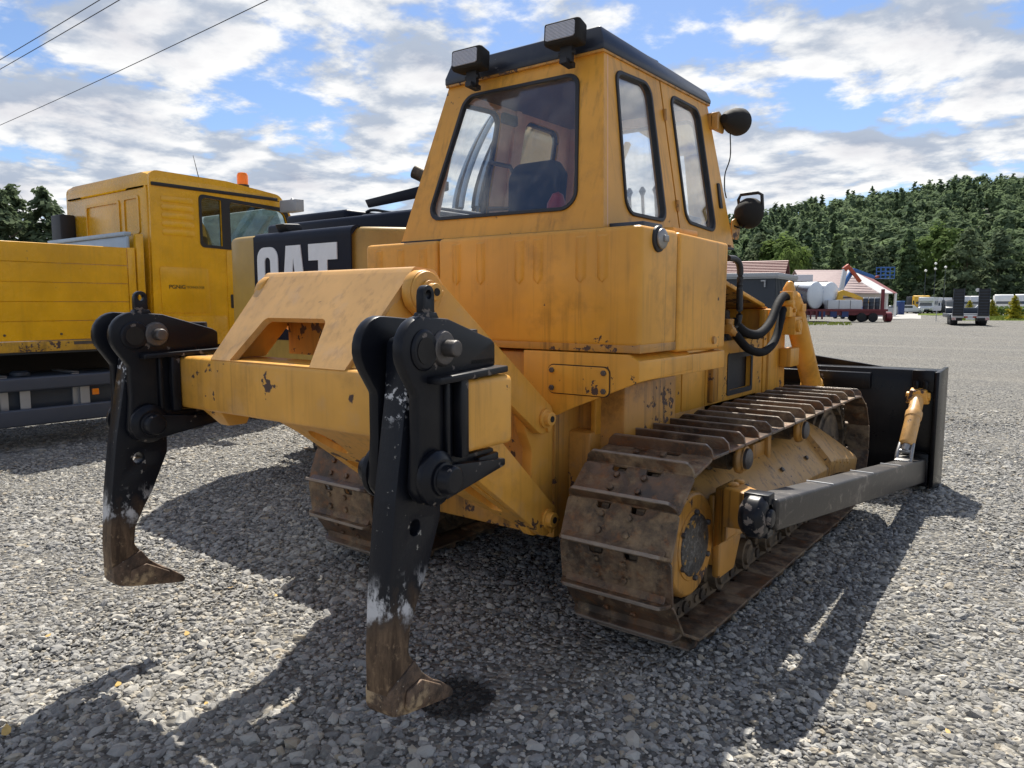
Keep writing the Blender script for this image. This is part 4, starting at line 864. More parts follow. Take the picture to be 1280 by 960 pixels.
# cab shell
CR=4.55; CF=6.85
prof=rounded([(CR,1.08),(CF,1.08),(CF+.03,1.9),(CF-.22,2.75),(CF-.45,3.10),(5.6,3.19),(CR+.02,3.205)],[.05,.05,.2,.3,.15,.4,.10],5)
winA=rounded([(5.225,2.36),(5.50,2.345),(5.50,2.935),(5.225,2.945)],[.05,.01,.01,.05],4); winB=rounded([(5.62,2.32),(6.62,2.32),(6.46,2.88),(5.62,2.925)],[.03,.12,.12,.03],4)
cabm=None
for s,x in ((1,SX),(-1,-11.3)):
    b=T(); b.plate(prof,x-s*.05,x,'yz',holes=[winA[::-1],winB[::-1]]); cs=b.build('cab_side','truck',truck)
    if s>0: cabm=cs
    b=T(); o1=rounded([(5.19,2.32),(6.70,2.28),(6.50,2.93),(5.19,2.985)],[.06,.14,.12,.06],4); b.plate(o1,x+s*.001,x+s*.008,'yz',holes=[winA[::-1],winB[::-1]]); b.build('window_frame','rubber',cs)
    b=T(); b.plate(winA,x-s*.03,x-s*.026,'yz'); b.plate(winB,x-s*.03,x-s*.026,'yz'); b.build('window_pane','glass_dark',cs,kind='stuff') if False else b.build('window_pane','glass_dark',cs)
    b=T(); b.plate(rounded([(4.585,3.02),(6.35,3.015),(6.35,3.055),(4.585,3.062)],.01,2),x,x+s*.022,'yz'); b.build('roof_strip','rubber',cs,.004)
    b=T(); b.plate(rounded([(5.545,1.14),(6.8,1.14),(6.80,2.27),(5.545,2.30)],.03,3),x,x+s*.010,'yz'); dr_=b.build('cab_door','truck',cs,.004)
    b=T(); b.plate(rounded([(5.58,1.545),(5.69,1.545),(5.69,1.725),(5.58,1.725)],.012,2),x+s*.010,x+s*.020,'yz'); b.build('door_handle','rubber',dr_,.004)
    b=T(); b.plate(rounded([(4.655,1.49),(5.29,1.485),(5.275,2.048),(4.645,2.055)],.03,4),x,x+s*.012,'yz'); lk_=b.build('locker_hatch','truck',cs,.004)
    for k in range(5):
        z=2.44+.10*k; b=T(); b.plate(rounded([(4.70,z),(5.12,z),(5.12,z+.07),(4.70,z+.07)],.03,3),x,x+s*.007,'yz'); b.build('pressed_rib','truck',cs,.006)
    b=T(); b.box(x-.02,x+s*.004 if s>0 else x+.02,CR+.02,CF-.1,1.07,1.46) if False else b.plate(rounded([(4.60,1.10),(5.52,1.10),(5.52,1.445),(4.60,1.445)],.02,2),x,x+s*.008,'yz'); b.build('lower_skirt','truck',cs,.004)
b=T(); b.plate(rounded([(-11.25,1.08),(SX-.05,1.08),(SX-.05,3.14),(-11.25,3.14)],[.02,.02,.2,.2],5),CR,CR+.05,'xz'); rw=b.build('cab_rear','truck',truck,.01)
for x0,x1,z0,z1 in ((-10.66,-9.72,2.46,2.90),(-9.62,-9.22,2.46,2.92)):
    b=T(); b.plate(rounded([(x0,z0),(x1,z0),(x1,z1),(x0,z1)],.04,4),CR-.015,CR,'xz',holes=[rounded([(x0+.035,z0+.035),(x1-.035,z0+.035),(x1-.035,z1-.035),(x0+.035,z1-.035)][::-1],.03,4)]); b.build('rear_panel','truck',rw)
b=T(); b.box(-11.30,-11.0,CR-.20,CR-.002,1.6,2.80); b.build('air_intake','rubber',truck,.02)
for x in (-10.45,-9.75):
    b=T(); b.box(x,x+.16,CR-.03,CR,2.44,2.47); b.build('clip','rubber',rw)
# roof: rounded at the sides, carried over in cross-sections along the cab
b=T(); secs=[]
for y,zt_,k in ((CR-.01,3.10,.9),(CR+.03,3.19,1),(CR+.15,3.222,1),(5.5,3.215,1),(6.1,3.17,1),(6.38,3.11,1),(6.46,3.06,.97)):
    secs.append([(-10.15+X*k,y,z) for X,z in [(-1.155,3.02),(-1.152,zt_-.10),(-1.10,zt_-.035),(-.95,zt_),(.95,zt_),(1.10,zt_-.035),(1.152,zt_-.10),(1.155,3.02)]])
b.loft(secs); rf=b.build('cab_roof','truck',truck)
b=T(); b.plate(rounded([(-11.2,1.85),(-9.1,1.85),(-9.2,2.95),(-11.1,2.95)],.1,4),6.78,6.80,'xz',fn=lambda u,v,w_:(u,w_-.30*max(0,(v-1.85)),v)); b.build('windscreen','glass_dark',truck)
b=T(); b.box(-11.25,-9.05,CF-.05,CF+.05,1.0,1.85); b.build('cab_front','truck',truck,.04)
b=T(); b.box(-11.22,-9.08,CR+.06,CF-.1,1.2,1.7); b.box(-10.0,-9.4,5.4,5.55,1.7,2.5); b.box(-10.9,-10.3,5.4,5.55,1.7,2.5); b.build('cab_interior','dark_grey',truck,.04)
b=T(); b.rev((-9.45,6.12,3.19),(0,0,.06),[(0,.085),(1,.085)],18); bb=b.build('beacon_base','rubber',rf)
b=T(); b.rev((-9.45,6.12,3.25),(0,0,.17),[(0,.075),(.75,.075),(.95,.06),(1,.03)],18); b.build('beacon','amber',bb)
b=T(); b.cyl((-9.8,5.7,3.2),(-9.83,5.62,3.62),.008,.003,6); b.build('antenna','rubber',rf)
b=T(); b.loft([[(SX+.10+dx,6.45+dy,z) for dx,dy in ((-.04,-.10),(.26,-.06),(.30,.05),(.0,.08))] for z in (2.86,2.90,3.02)]); b.tube([(SX,6.5,2.98),(SX+.15,6.5,3.05),(SX+.2,6.47,3.0)],.02,8); b.build('wing_mirror','trim',truck,.03)
def text_mesh(name,body,size,loc,rot,mat,par,org,ext=.002,xs=1.):
    cu=bpy.data.curves.new(name,'FONT'); cu.body=body; cu.size=size; cu.extrude=ext; cu.align_x='LEFT'; cu.offset=size*.018 if size>.06 else 0.0
    o=bpy.data.objects.new(name,cu); COL.objects.link(o); dg=bpy.context.evaluated_depsgraph_get(); me=bpy.data.meshes.new_from_object(o.evaluated_get(dg)); bpy.data.objects.remove(o)
    me.materials.clear(); me.materials.append(M[mat]); q=link(bpy.data.objects.new(name,me)); q.parent=par; q.location=Vector(loc)-Vector(org); q.rotation_euler=rot; q.scale=(xs,1,1); return q
text_mesh('lettering','PGNiG',.066,(SX+.0125,4.745,1.79),(R(90),0,R(90)),'print',bpy.data.objects['locker_hatch'],TO,xs=1.1)
text_mesh('lettering','| TECHNOLOGIE',.042,(SX+.0125,4.95,1.795),(R(90),0,R(90)),'print',bpy.data.objects['locker_hatch'],TO,xs=.85)

# ------------------------------------------------------------------ excavator between truck and dozer
EO=(-5.3,6.0,0); exc=root('excavator','excavator between truck and bulldozer, black rear panel with big white letters','excavator',EO)
def E_(): return MB(EO)
plan=rounded([(-6.66,5.0),(-6.64,4.35),(-6.15,3.80),(-4.45,3.80),(-3.98,4.35),(-3.96,5.0)],[0,.25,.45,.45,.25,0],8)
b=E_(); b.plate(plan,.98,2.19,'xy'); cw=b.build('counterweight','cat_yellow',exc,.05,4)
b=E_(); pp=[(3.788,1.30),(3.788,2.12)]+[(3.788+.06*(1-math.cos(a)),2.14+.06*math.sin(a)) for a in np.linspace(.2,PI/2,5)]+[(4.5,2.20),(4.5,2.19),(3.86,2.185),(3.80,2.12),(3.80,1.30)]
b.plate(pp,-5.72,-4.46,'yz'); bpn=b.build('black_panel','cat_black',cw)
b=E_(); b.plate([(-5.735,1.1),(-5.725,1.1),(-5.725,2.17),(-5.735,2.17)],3.795,3.80,'xz'); b.build('panel_seam','dark',cw)
def letters():
    z0,z1=1.46,2.075; y0,y1=3.780,3.788; t=.105
    # C
    x0,x1=-5.665,-5.375
    o=rounded([(x0,z0),(x1,z0),(x1,z0+.235),(x1-t,z0+.235),(x1-t,z0+.085),(x0+t,z0+.085),(x0+t,z1-.085),(x1-t,z1-.085),(x1-t,z1-.235),(x1,z1-.235),(x1,z1),(x0,z1)],[.10,.10,0,0,.04,.04,.04,.04,0,0,.10,.10],5)
    b=E_(); b.plate(o,y0,y1,'xz'); b.build('letter','decal',bpn)
    x0,x1=-5.345,-4.985; c=(x0+x1)/2
    b=E_(); b.plate([(x0,z0),(x0+.105,z0),(x0+.13,z0+.13),(x1-.13,z0+.13),(x1-.105,z0),(x1,z0),(x1-.085,z1),(x0+.085,z1)],y0,y1,'xz',holes=[[(c-.04,z0+.21),(c,z1-.10),(c+.04,z0+.21)]]); b.build('letter','decal',bpn)
    x0,x1=-4.965,-4.615; c=(x0+x1)/2
    b=E_(); b.plate([(c-.055,z0),(c+.055,z0),(c+.055,z1-.13),(x1,z1-.13),(x1,z1),(x0,z1),(x0,z1-.13),(c-.055,z1-.13)],y0,y1,'xz'); b.build('letter','decal',bpn)
letters()
b=E_(); b.box(-6.6,-4.0,4.9,7.3,1.02,2.16); b.build('engine_house','cat_yellow',exc,.06)
b=E_(); b.box(-6.35,-4.2,4.35,6.9,2.17,2.36); b.box(-6.25,-5.35,4.5,5.6,2.33,2.455); b.box(-5.3,-4.3,4.6,6.2,2.33,2.41); b.build('engine_cover','cat_black',exc,.09,4)
b=E_(); b.tube(arcpts([(-6.0,4.9,2.45),(-5.85,4.85,2.50),(-5.7,4.85,2.45)],8),.012,6); b.tube(arcpts([(-5.5,4.8,2.40),(-5.3,4.75,2.46),(-5.05,4.8,2.42)],8),.014,6); b.build('hand_rail','rubber',exc,kind='stuff') if False else b.build('hand_rail','rubber',exc)
b=E_(); b.hexa([(-5.45,4.85,2.50),(-4.55,4.85,2.55),(-4.55,5.0,2.60),(-5.45,5.0,2.56),(-5.5,4.85,2.58),(-4.55,4.85,2.66),(-4.55,5.0,2.68),(-5.5,5.0,2.60)]); b.build('raised_flap','cat_black',exc,.01)
b=E_(); b.tube(arcpts([(-4.72,4.95,2.38),(-4.72,4.95,2.62),(-4.76,4.92,2.72),(-4.86,4.88,2.78)],14),.062,14); b.build('exhaust_pipe','under',exc)
b=E_(); b.loft([[(-5.52,3.90,2.19),(-5.36,3.90,2.19),(-5.36,4.05,2.19),(-5.52,4.05,2.19)],[(-5.50,3.84,2.27),(-5.36,3.84,2.27),(-5.36,4.02,2.28),(-5.50,4.02,2.28)]]); b.build('rear_camera','rubber',exc,.02)
for s in (-1,1):
    x=-5.3+s*1.15; b=E_()
    o=rounded([(5.15,.03),(8.3,.03),(8.8,.42),(8.3,.84),(5.3,.84),(4.75,.42)],.25,5); b.plate(o,x-.30,x+.30,'yz'); tk=b.build('crawler_track','under',exc,.01)
    b=E_()
    for k in range(22):
        y=5.0+.155*k; b.box(x-.31,x+.31,y,y+.05,.845,.885); b.box(x-.31,x+.31,y,y+.05,-.01,.025)
    b.build('track_pads','under',tk,kind='stuff')
b=E_(); b.box(-6.0,-4.6,5.0,7.6,.35,.75); b.rev((-5.3,6.2,.75),(0,0,.28),[(0,.65),(1,.65)],28); b.build('undercarriage','dark_grey',exc)
bm_=[(6.30,1.85),(6.42,2.6),(6.90,3.50),(7.7,4.22),(8.8,4.72),(9.9,4.80),(11.8,4.45),(11.95,4.15),(11.7,4.02),(9.9,4.22),(9.0,4.02),(8.2,3.35),(7.6,2.5),(7.35,1.75)]
b=E_(); b.plate(rounded(bm_,[.1,.5,.6,.6,.6,.6,.15,.15,.15,.5,.5,.5,.4,.2],4),-5.55,-5.05,'yz'); boom=b.build('boom','cat_yellow',exc,.03)
for k in range(8):
    x=-5.66+.095*k; off=.06+.05*(k%3)
    b=E_(); b.tube(arcpts([(x,6.45-off,2.1),(x,6.38-off,2.75),(x,6.86-off*.9,3.56+off*.5),(x,7.68-off*.5,4.28+off),(x,8.8,4.78+off),(x,9.8,4.84+off)],34),.030,8); b.build('boom_hose','rubber' if k%2 else 'alu',boom)
for s in (-1,1):
    x=-5.3+s*.34; b=E_(); b.cyl((x,7.3,1.5),(x,8.25,2.75),.075); b.cyl((x,8.25,2.75),(x,8.95,3.70),.045); b.build('boom_cylinder','cat_yellow',exc)
b=E_(); b.plate(rounded([(11.5,4.55),(12.05,4.60),(12.75,1.1),(12.5,1.05),(11.75,3.9)],.12,4),-5.45,-5.15,'yz'); b.build('dipper_arm','cat_yellow',exc,.03)
b=E_(); b.plate(rounded([(12.2,1.1),(12.85,1.2),(12.9,.5),(12.3,.02),(11.6,.05),(11.75,.35),(12.2,.5)],.12,4),-5.8,-4.8,'yz'); b.build('bucket','under',exc,.02)
b=E_(); b.box(-6.62,-5.75,6.9,8.5,1.15,1.9); b.build('operator_cab_base','cat_yellow',exc,.05)
b=E_(); b.box(-6.60,-5.77,6.95,8.45,1.9,2.55); b.build('operator_cab_glass','far_glass',exc,.08)

# ------------------------------------------------------------------ trees
def card_mesh(name,pos,nrm,size,tint,mat,asp=1.6):
    """many small leaf-sized quads"""
    n=len(pos); pos=np.asarray(pos,float); nrm=np.asarray(nrm,float); nrm/=np.linalg.norm(nrm,axis=1)[:,None]+1e-9
    r=np.random.normal(size=(n,3)); u=np.cross(nrm,r); u/=np.linalg.norm(u,axis=1)[:,None]+1e-9; v=np.cross(nrm,u)
    s=np.asarray(size)[:,None]*np.ones((n,1)); u=u*s*asp*.5; v=v*s*.5
    P=np.stack([pos-u,pos-v*.8,pos+u,pos+v*.8],1).reshape(-1,3)
    me=bpy.data.meshes.new(name); me.vertices.add(4*n); me.vertices.foreach_set('co',P.ravel()); me.loops.add(4*n); me.loops.foreach_set('vertex_index',np.arange(4*n,dtype=np.int32))
    me.polygons.add(n); me.polygons.foreach_set('loop_start',np.arange(0,4*n,4,dtype=np.int32)); me.polygons.foreach_set('loop_total',np.full(n,4,dtype=np.int32)); me.update()
    a=me.attributes.new('tint','FLOAT','FACE'); a.data.foreach_set('value',np.asarray(tint,np.float32)); me.materials.append(M[mat]); return me
def conifer_pts(H,Rr,nb,nc,rag=.25,z0=.08,pw=.85):
    pos=[];nr=[];ti=[]
    for i in range(nb):
        f=(i+random.random())/nb; z=H*(z0+(1-z0)*f); L=Rr*((1-f)**pw)*random.uniform(1-rag,1+rag)+.03*H*(1-f)**.3*.6; a=random.uniform(0,2*PI); br=random.uniform(.0,1)
        for k in range(max(2,int(nc*(.35+.65*(1-f))))):
            t=random.random()**.6; w=.18*L*(1.1-t)+.05*Rr
            p=(math.cos(a)*L*t+random.gauss(0,w),math.sin(a)*L*t+random.gauss(0,w),z-.22*L*t+.12*L*t*t+random.gauss(0,.25*w+.02*H*.3))
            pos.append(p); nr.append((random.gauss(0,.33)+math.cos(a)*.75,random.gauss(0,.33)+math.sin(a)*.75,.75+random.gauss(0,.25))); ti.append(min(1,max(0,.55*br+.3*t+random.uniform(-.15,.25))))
    return pos,nr,ti
def broad_pts(H,Rr,ncl,nc,z0=.22):
    pos=[];nr=[];ti=[]; cz=H*(z0+(1-z0)*.52); hz=H*(1-z0)*.5
    for i in range(ncl):
        d=Vector((random.gauss(0,1),random.gauss(0,1),random.gauss(0,1))).normalized(); q=random.uniform(.45,1)**.5
        c=Vector((d.x*Rr*q,d.y*Rr*q,cz+d.z*hz*q)); cr=Rr*random.uniform(.22,.40); br=random.random()
        for k in range(nc):
            e=Vector((random.gauss(0,1),random.gauss(0,1),random.gauss(0,1))).normalized(); p=c+e*cr*random.uniform(.5,1)*Vector((1,1,.8)).length/1.62
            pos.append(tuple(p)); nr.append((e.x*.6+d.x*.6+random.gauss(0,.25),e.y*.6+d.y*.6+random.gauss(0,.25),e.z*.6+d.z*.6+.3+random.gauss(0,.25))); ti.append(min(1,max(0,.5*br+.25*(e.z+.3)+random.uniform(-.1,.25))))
    return pos,nr,ti
def trunk_mesh(name,H,r,k=.75,limbs=5):
    b=MB(); b.tube([(0,0,-.2),(.02*H*.2,0,H*.25),(0,.015*H,H*.55),(0,0,H*k)],[r,r*.8,r*.5,r*.12],8)
    for i in range(limbs):
        a=i*2.4; z=H*(.3+.09*i); b.tube([(0,0,z),(math.cos(a)*H*.07,math.sin(a)*H*.07,z+.03*H),(math.cos(a)*H*.13,math.sin(a)*H*.13,z+.09*H)],[r*.35,r*.22,r*.08],5)
    o=b.build(name,'bark'); me=o.data; bpy.data.objects.remove(o); return me
KINDS={}
def kind(key,pts,size,mat,H,r):
    p,n,t=pts; sz=np.random.uniform(.7,1.3,len(p))*size
    KINDS[key]=(card_mesh('crown',p,n,sz,t,mat),trunk_mesh('trunk',H,r),H)
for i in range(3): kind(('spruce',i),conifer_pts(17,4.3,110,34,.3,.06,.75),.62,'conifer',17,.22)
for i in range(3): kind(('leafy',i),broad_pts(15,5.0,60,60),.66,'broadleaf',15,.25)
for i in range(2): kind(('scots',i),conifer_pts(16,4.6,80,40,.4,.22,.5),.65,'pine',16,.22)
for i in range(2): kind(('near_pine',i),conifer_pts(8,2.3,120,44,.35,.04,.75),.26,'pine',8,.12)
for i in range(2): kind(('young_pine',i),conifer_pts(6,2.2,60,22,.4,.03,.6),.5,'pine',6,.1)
kind(('gold',0),conifer_pts(3,1.15,110,26,.2,.0,.62),.16,'gold',3,.06)
def tree(key,loc,h,name,label,cat,group=None,rz=None,wide=1.):
    c,tm,H=KINDS[key]; t=root(name,label,cat,loc,random.uniform(0,6.28) if rz is None else rz,group)
    k=h/H; 
    for nm,me in (('trunk',tm),('crown',c)):
        o=link(bpy.data.objects.new(nm,me)); o.parent=t; o.scale=(k*wide,k*wide,k)
    return t
# pines behind the truck
PINE_L={4:'bushy grey green pine behind the truck bed, leftmost in the picture',5:'tall twin topped pine second from the left behind the truck bed',6:'low pine filling the dip between two taller ones behind the truck bed',7:'slender tall pine with a thin pointed top behind the truck bed',8:'short pine just left of the truck cab'}
for i,(px,Dd,h) in enumerate([(-150,44,8.2),(-95,42,7.6),(-50,45,8.0),(-14,43,8.0),(9,40,7.55),(24,42,8.05),(46,46,7.0),(61,42,7.9),(79,43,7.1),(103,46,7.0),(140,48,6.6),(185,50,6.2)]):
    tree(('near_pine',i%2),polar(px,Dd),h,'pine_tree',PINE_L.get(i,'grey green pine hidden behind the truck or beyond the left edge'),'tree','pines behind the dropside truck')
# hill
EL=[(450,.0),(600,.012),(700,.03),(800,.06),(880,.078),(950,.090),(1000,.101),(1050,.110),(1100,.118),(1150,.128),(1200,.135),(1280,.139),(1400,.150),(1600,.15),(1900,.12),(2300,.08)]
def ridge(px): return float(np.interp(px,[e[0] for e in EL],[e[1] for e in EL]))
def hill_z(px,Dd):
    t=min(1,max(0,(Dd-185)/330)); t=t*t*(3-2*t)*.35+t*.65
    z=1.6+ridge(px)*515*t if Dd>185 else 0
    return (z-1.6*(1-min(1,(Dd-185)/60)) if Dd>185 else 0)*(1 if Dd<=515 else max(.55,1-(Dd-515)/900))
V=[];F=[]; us=list(range(450,2301,25)); ds=[180,185,200,220,250,290,330,380,430,480,515,560,640,760]
for Dd in ds:
    for u in us: p=polar(u,Dd); V.append((p.x,p.y,hill_z(u,Dd)+mnoise.noise(p*.012)*4*(1 if Dd>200 else 0)-.3))
for j in range(len(ds)-1):
    for i in range(len(us)-1): a=j*len(us)+i; F.append((a,a+1,a+1+len(us),a+len(us)))
me=bpy.data.meshes.new('hill'); me.from_pydata(V,[],F); me.materials.append(M['soil']); hl=link(bpy.data.objects.new('hill',me)); meta(hl,kind='structure')
# forest on the hill: far too many trees to count, one object
P_=[];N_=[];T_=[];Sz=[]
proto=[conifer_pts(17,4.2,34,13,.3,.05,.7) for _ in range(5)]+[broad_pts(14,5.2,22,16,.1) for _ in range(5)]
rng=random.Random(5); cnt=0
while cnt<1900:
    u=rng.uniform(470,2280); Dd=188+330*rng.random()**.75
    if ridge(u)<.012: continue
    p=polar(u,Dd); z=hill_z(u,Dd)+mnoise.noise(p*.012)*4-1
    conif=mnoise.noise(p*.02+Vector((3,1,2)))+rng.uniform(-.35,.35)<-.20
    a,b_,c=proto[rng.randrange(5) if conif else 5+rng.randrange(5)]; k=rng.uniform(.7,1.2); th=rng.uniform(0,6.28); ca,sa=math.cos(th),math.sin(th)
    A=np.asarray(a)*k; A=np.stack([A[:,0]*ca-A[:,1]*sa+p.x,A[:,0]*sa+A[:,1]*ca+p.y,A[:,2]+z],1); Bn=np.asarray(b_); Bn=np.stack([Bn[:,0]*ca-Bn[:,1]*sa,Bn[:,0]*sa+Bn[:,1]*ca,Bn[:,2]],1)
    base=rng.uniform(-.25,.2)+(.0 if conif else .22); P_.append(A); N_.append(Bn); T_.append(np.clip(np.asarray(c)+base,0,1)); Sz.append(np.full(len(a),1.45*k)); cnt+=1
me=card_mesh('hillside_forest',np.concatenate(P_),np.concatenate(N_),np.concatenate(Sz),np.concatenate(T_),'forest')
fo=link(bpy.data.objects.new('hillside_forest',me)); meta(fo,'dense mixed dark green forest covering the hillside on the right','forest',None,'stuff')
# trees at the foot of the hill
rng=random.Random(11)
LB={'spruce':('spruce_tree','tall dark conical spruce in the tree line at the foot of the hill'),'leafy':('leafy_tree','round leafy tree in the tree line at the foot of the hill'),'scots':('scots_pine','broad pine with open layered crown in the tree line at the foot of the hill')}
u=640; i=0
while u<1560:
    for row in range(2):
        k=rng.choice(['spruce','leafy','scots','spruce','scots']); nm,lb=LB[k]; Dd=(152 if row==0 else 176)+rng.uniform(-8,8); h=(rng.uniform(12.5,17.5) if row==0 else rng.uniform(15,20))*(1.0 if 1040<u<1260 else .9)
        uu=u+rng.uniform(-10,10)+row*17
        tree((k,rng.randrange(2 if k=='scots' else 3)),polar(uu,Dd),h,nm,lb,'tree',{'spruce':'spruces at the foot of the hill','leafy':'leafy trees at the foot of the hill','scots':'pines at the foot of the hill'}[k])
    u+=rng.uniform(25,38)
tree(('leafy',1),polar(985,112),9.6,'leafy_tree','bright green pointed tree standing alone behind the dark shed','tree',None,0,.55)
for i,(px,Dd,h) in enumerate([(1133,150,5.0),(1150,146,5.6),(1163,150,7.4),(1176,145,5.4),(1190,148,6.2),(1203,146,6.0),(1217,150,6.9),(1231,146,7.0),(1246,148,7.0),(1262,146,5.6),(1280,144,6.2),(1300,146,7),(1325,148,6.6)]):
    tree(('young_pine',i%2),polar(px,Dd),h,'young_pine','pale bluish green young pine in the thicket behind the parked vehicles','tree','young pines behind the parked vehicles',None,1.15)
for i,(px,Dd,h,lb) in enumerate([(1212,92,2.0,'golden yellow shrub just right of the left black ramp of the trailer'),(1240,95,2.1,'small golden yellow shrub just right of the right black ramp of the trailer'),(1268,78,2.45,'largest golden yellow shrub, nearest the right edge of the picture')]):
    tree(('gold',0),polar(px,Dd),h,'golden_shrub',lb,'shrub','golden shrubs along the verge',i)

# ------------------------------------------------------------------ far side of the yard
ROT=AZ                                             # local x runs to the right across the view, local y away
def LB_(name,label,cat,px,Dd,rz=0.,group=None,z=0.):
    r=root(name,label,cat,polar(px,Dd,z),ROT+rz,group); return r
def wheel(par,x,y,r,w,mat='tyre'):
    b=MB(); b.rev((x-w/2,y,r),(w,0,0),[(0,r*.7),(.08,r*.96),(.2,r),(.8,r),(.92,r*.96),(1,r*.7)],18); o=b.build('wheel',mat,par)
    b=MB(); b.rev((x-w/2-.012,y,r),(w+.024,0,0),[(0,r*.3),(.05,r*.55),(.95,r*.55),(1,r*.3)],14); b.build('rim','rim',o); return o
# dark clad shed with grey roof trim
sh_=LB_('shed','dark clad flat roofed shed with a pale grey roof edge behind the bulldozer','shed',968,42,R(-31))
b=MB(); b.box(-9,0,0,5.5,0,3.02); b.build('wall','container',sh_)
for k in range(14):
    b=MB(); b.box(.0,.03,.1+.39*k,.1+.39*k+.2,.05,3.0); b.build('cladding_rib','container',sh_)
b=MB(); b.box(-9.15,.16,-.15,5.65,3.02,3.10); b.box(-9.18,.2,-.2,5.7,3.10,3.34); b.build('roof_edge','trim',sh_,.03)
b=MB(); b.box(-.75,-.50,-.20,-.02,2.86,2.94); b.cyl((-.55,-.10,2.90),(-.55,-.10,2.55),.045,n=10); b.build('downpipe','trim',sh_)
# red roofed house
hs=LB_('house','house with a dark red sheet roof rising just above the dark shed','house',974,62,R(-24))
b=MB(); b.box(-9,0,0,7,0,3.9); b.build('wall','plaster',hs)
b=MB(); b.plate([(-.4,3.85),(3.5,5.35),(7.4,3.85),(7.4,3.75),(3.5,5.2),(-.4,3.75)],-9.5,.35,'yz'); rfh=b.build('roof','tile',hs)
for k in range(10):
    y=-.4+.39*k; z=3.85+.385*.39*k; b=MB(); b.box(-9.5,.36,y,y+.05,z+.0,z+.075); b.build('roof_batten','tile',rfh)
b=MB(); b.plate([(0,3.9),(7,3.9),(3.5,5.2)],-.05,.02,'yz'); b.build('gable','maroon',hs)
# pale roofed house and its maroon wing
ph=LB_('house','long house with pale pink and white sheet roof beside the blue lift','house',1082,96)
b=MB(); b.box(-7.5,2.6,0,8,0,3.2); b.build('wall','plaster',ph)
def quadslab(b,P,t=.12): b.hexa([Vector(p)-Vector((0,0,t)) for p in P]+[Vector(p) for p in P])
b=MB(); quadslab(b,[(-7.8,-.5,3.2),(1.4,-.5,3.0),(-1.6,4,6.1),(-7.8,4,6.1)]); quadslab(b,[(-7.8,8.5,3.2),(-7.8,4,6.1),(-1.6,4,6.1),(1.4,8.5,3.2)]); r1=b.build('roof','tile_pale',ph)
for k in range(9):
    f=(k+.5)/9; b=MB(); y=-.5+4.5*f; z=3.1+3.0*f; b.box(-7.8,1.3-3.0*f,y,y+.06,z,z+.02); b.build('roof_seam','tile_pale',r1)
b=MB(); quadslab(b,[(1.4,-.5,3.02),(3.3,-.2,3.02),(-.2,4,6.12),(-1.6,4,6.12)]); b.build('white_roof_strip','sheet_white',ph)
b=MB(); quadslab(b,[(3.3,-.2,3.0),(4.6,1.2,3.0),(1.4,5,6.0),(-.2,4,6.1)]); b.build('maroon_roof_side','tile',ph)
for x in (2.9,4.0):
    b=MB(); b.box(x,x+.25,.6,.85,0,3.0); b.build('porch_post','white',ph)
b=MB(); b.box(2.62,2.68,2,3,.0,2.1); b.build('door','dark_grey',ph)
# two white-ended tanks lying on a red flatbed
TR=LB_('flatbed_trailer','dark red flatbed trailer loaded with two white tanks and a folded crane','trailer',1062,66,R(-4))
b=MB(); b.box(-6.4,3.3,0,2.4,.95,1.15); b.box(-6.4,-.6,2.4,5.2,.95,1.15); b.build('deck','maroon',TR)
for y in (.15,2.1): b=MB(); b.box(-6.2,3.2,y,y+.15,.62,.95); b.build('chassis_beam','maroon',TR)
for k in range(8): b=MB(); b.box(-5.9+.5*k,-5.75+.5*k,-.02,.05,.25,.95); b.build('side_stake','maroon',TR)
for x in (-4.9,-4.0,1.1,2.1):
    for y in (.15,2.15):
        b=MB(); b.rev((x,y-.14,.42),(0,.28,0),[(0,.28),(.1,.4),(.9,.4),(1,.28)],16); b.build('wheel','tyre',TR)
for x in (-2.6,-1.6,-.6): b=MB(); b.box(x,x+.55,.05,.9,.45,.95); b.build('tool_box','navy',TR)
b=MB(); b.box(2.75,3.0,.1,.3,1.15,2.9); b.build('stake_post','maroon',TR)
b=MB(); b.rev((3.5,1.2,.45),(.6,0,0),[(0,.35),(.1,.45),(.9,.45),(1,.35)],16); b.build('winch_drum','maroon',TR)
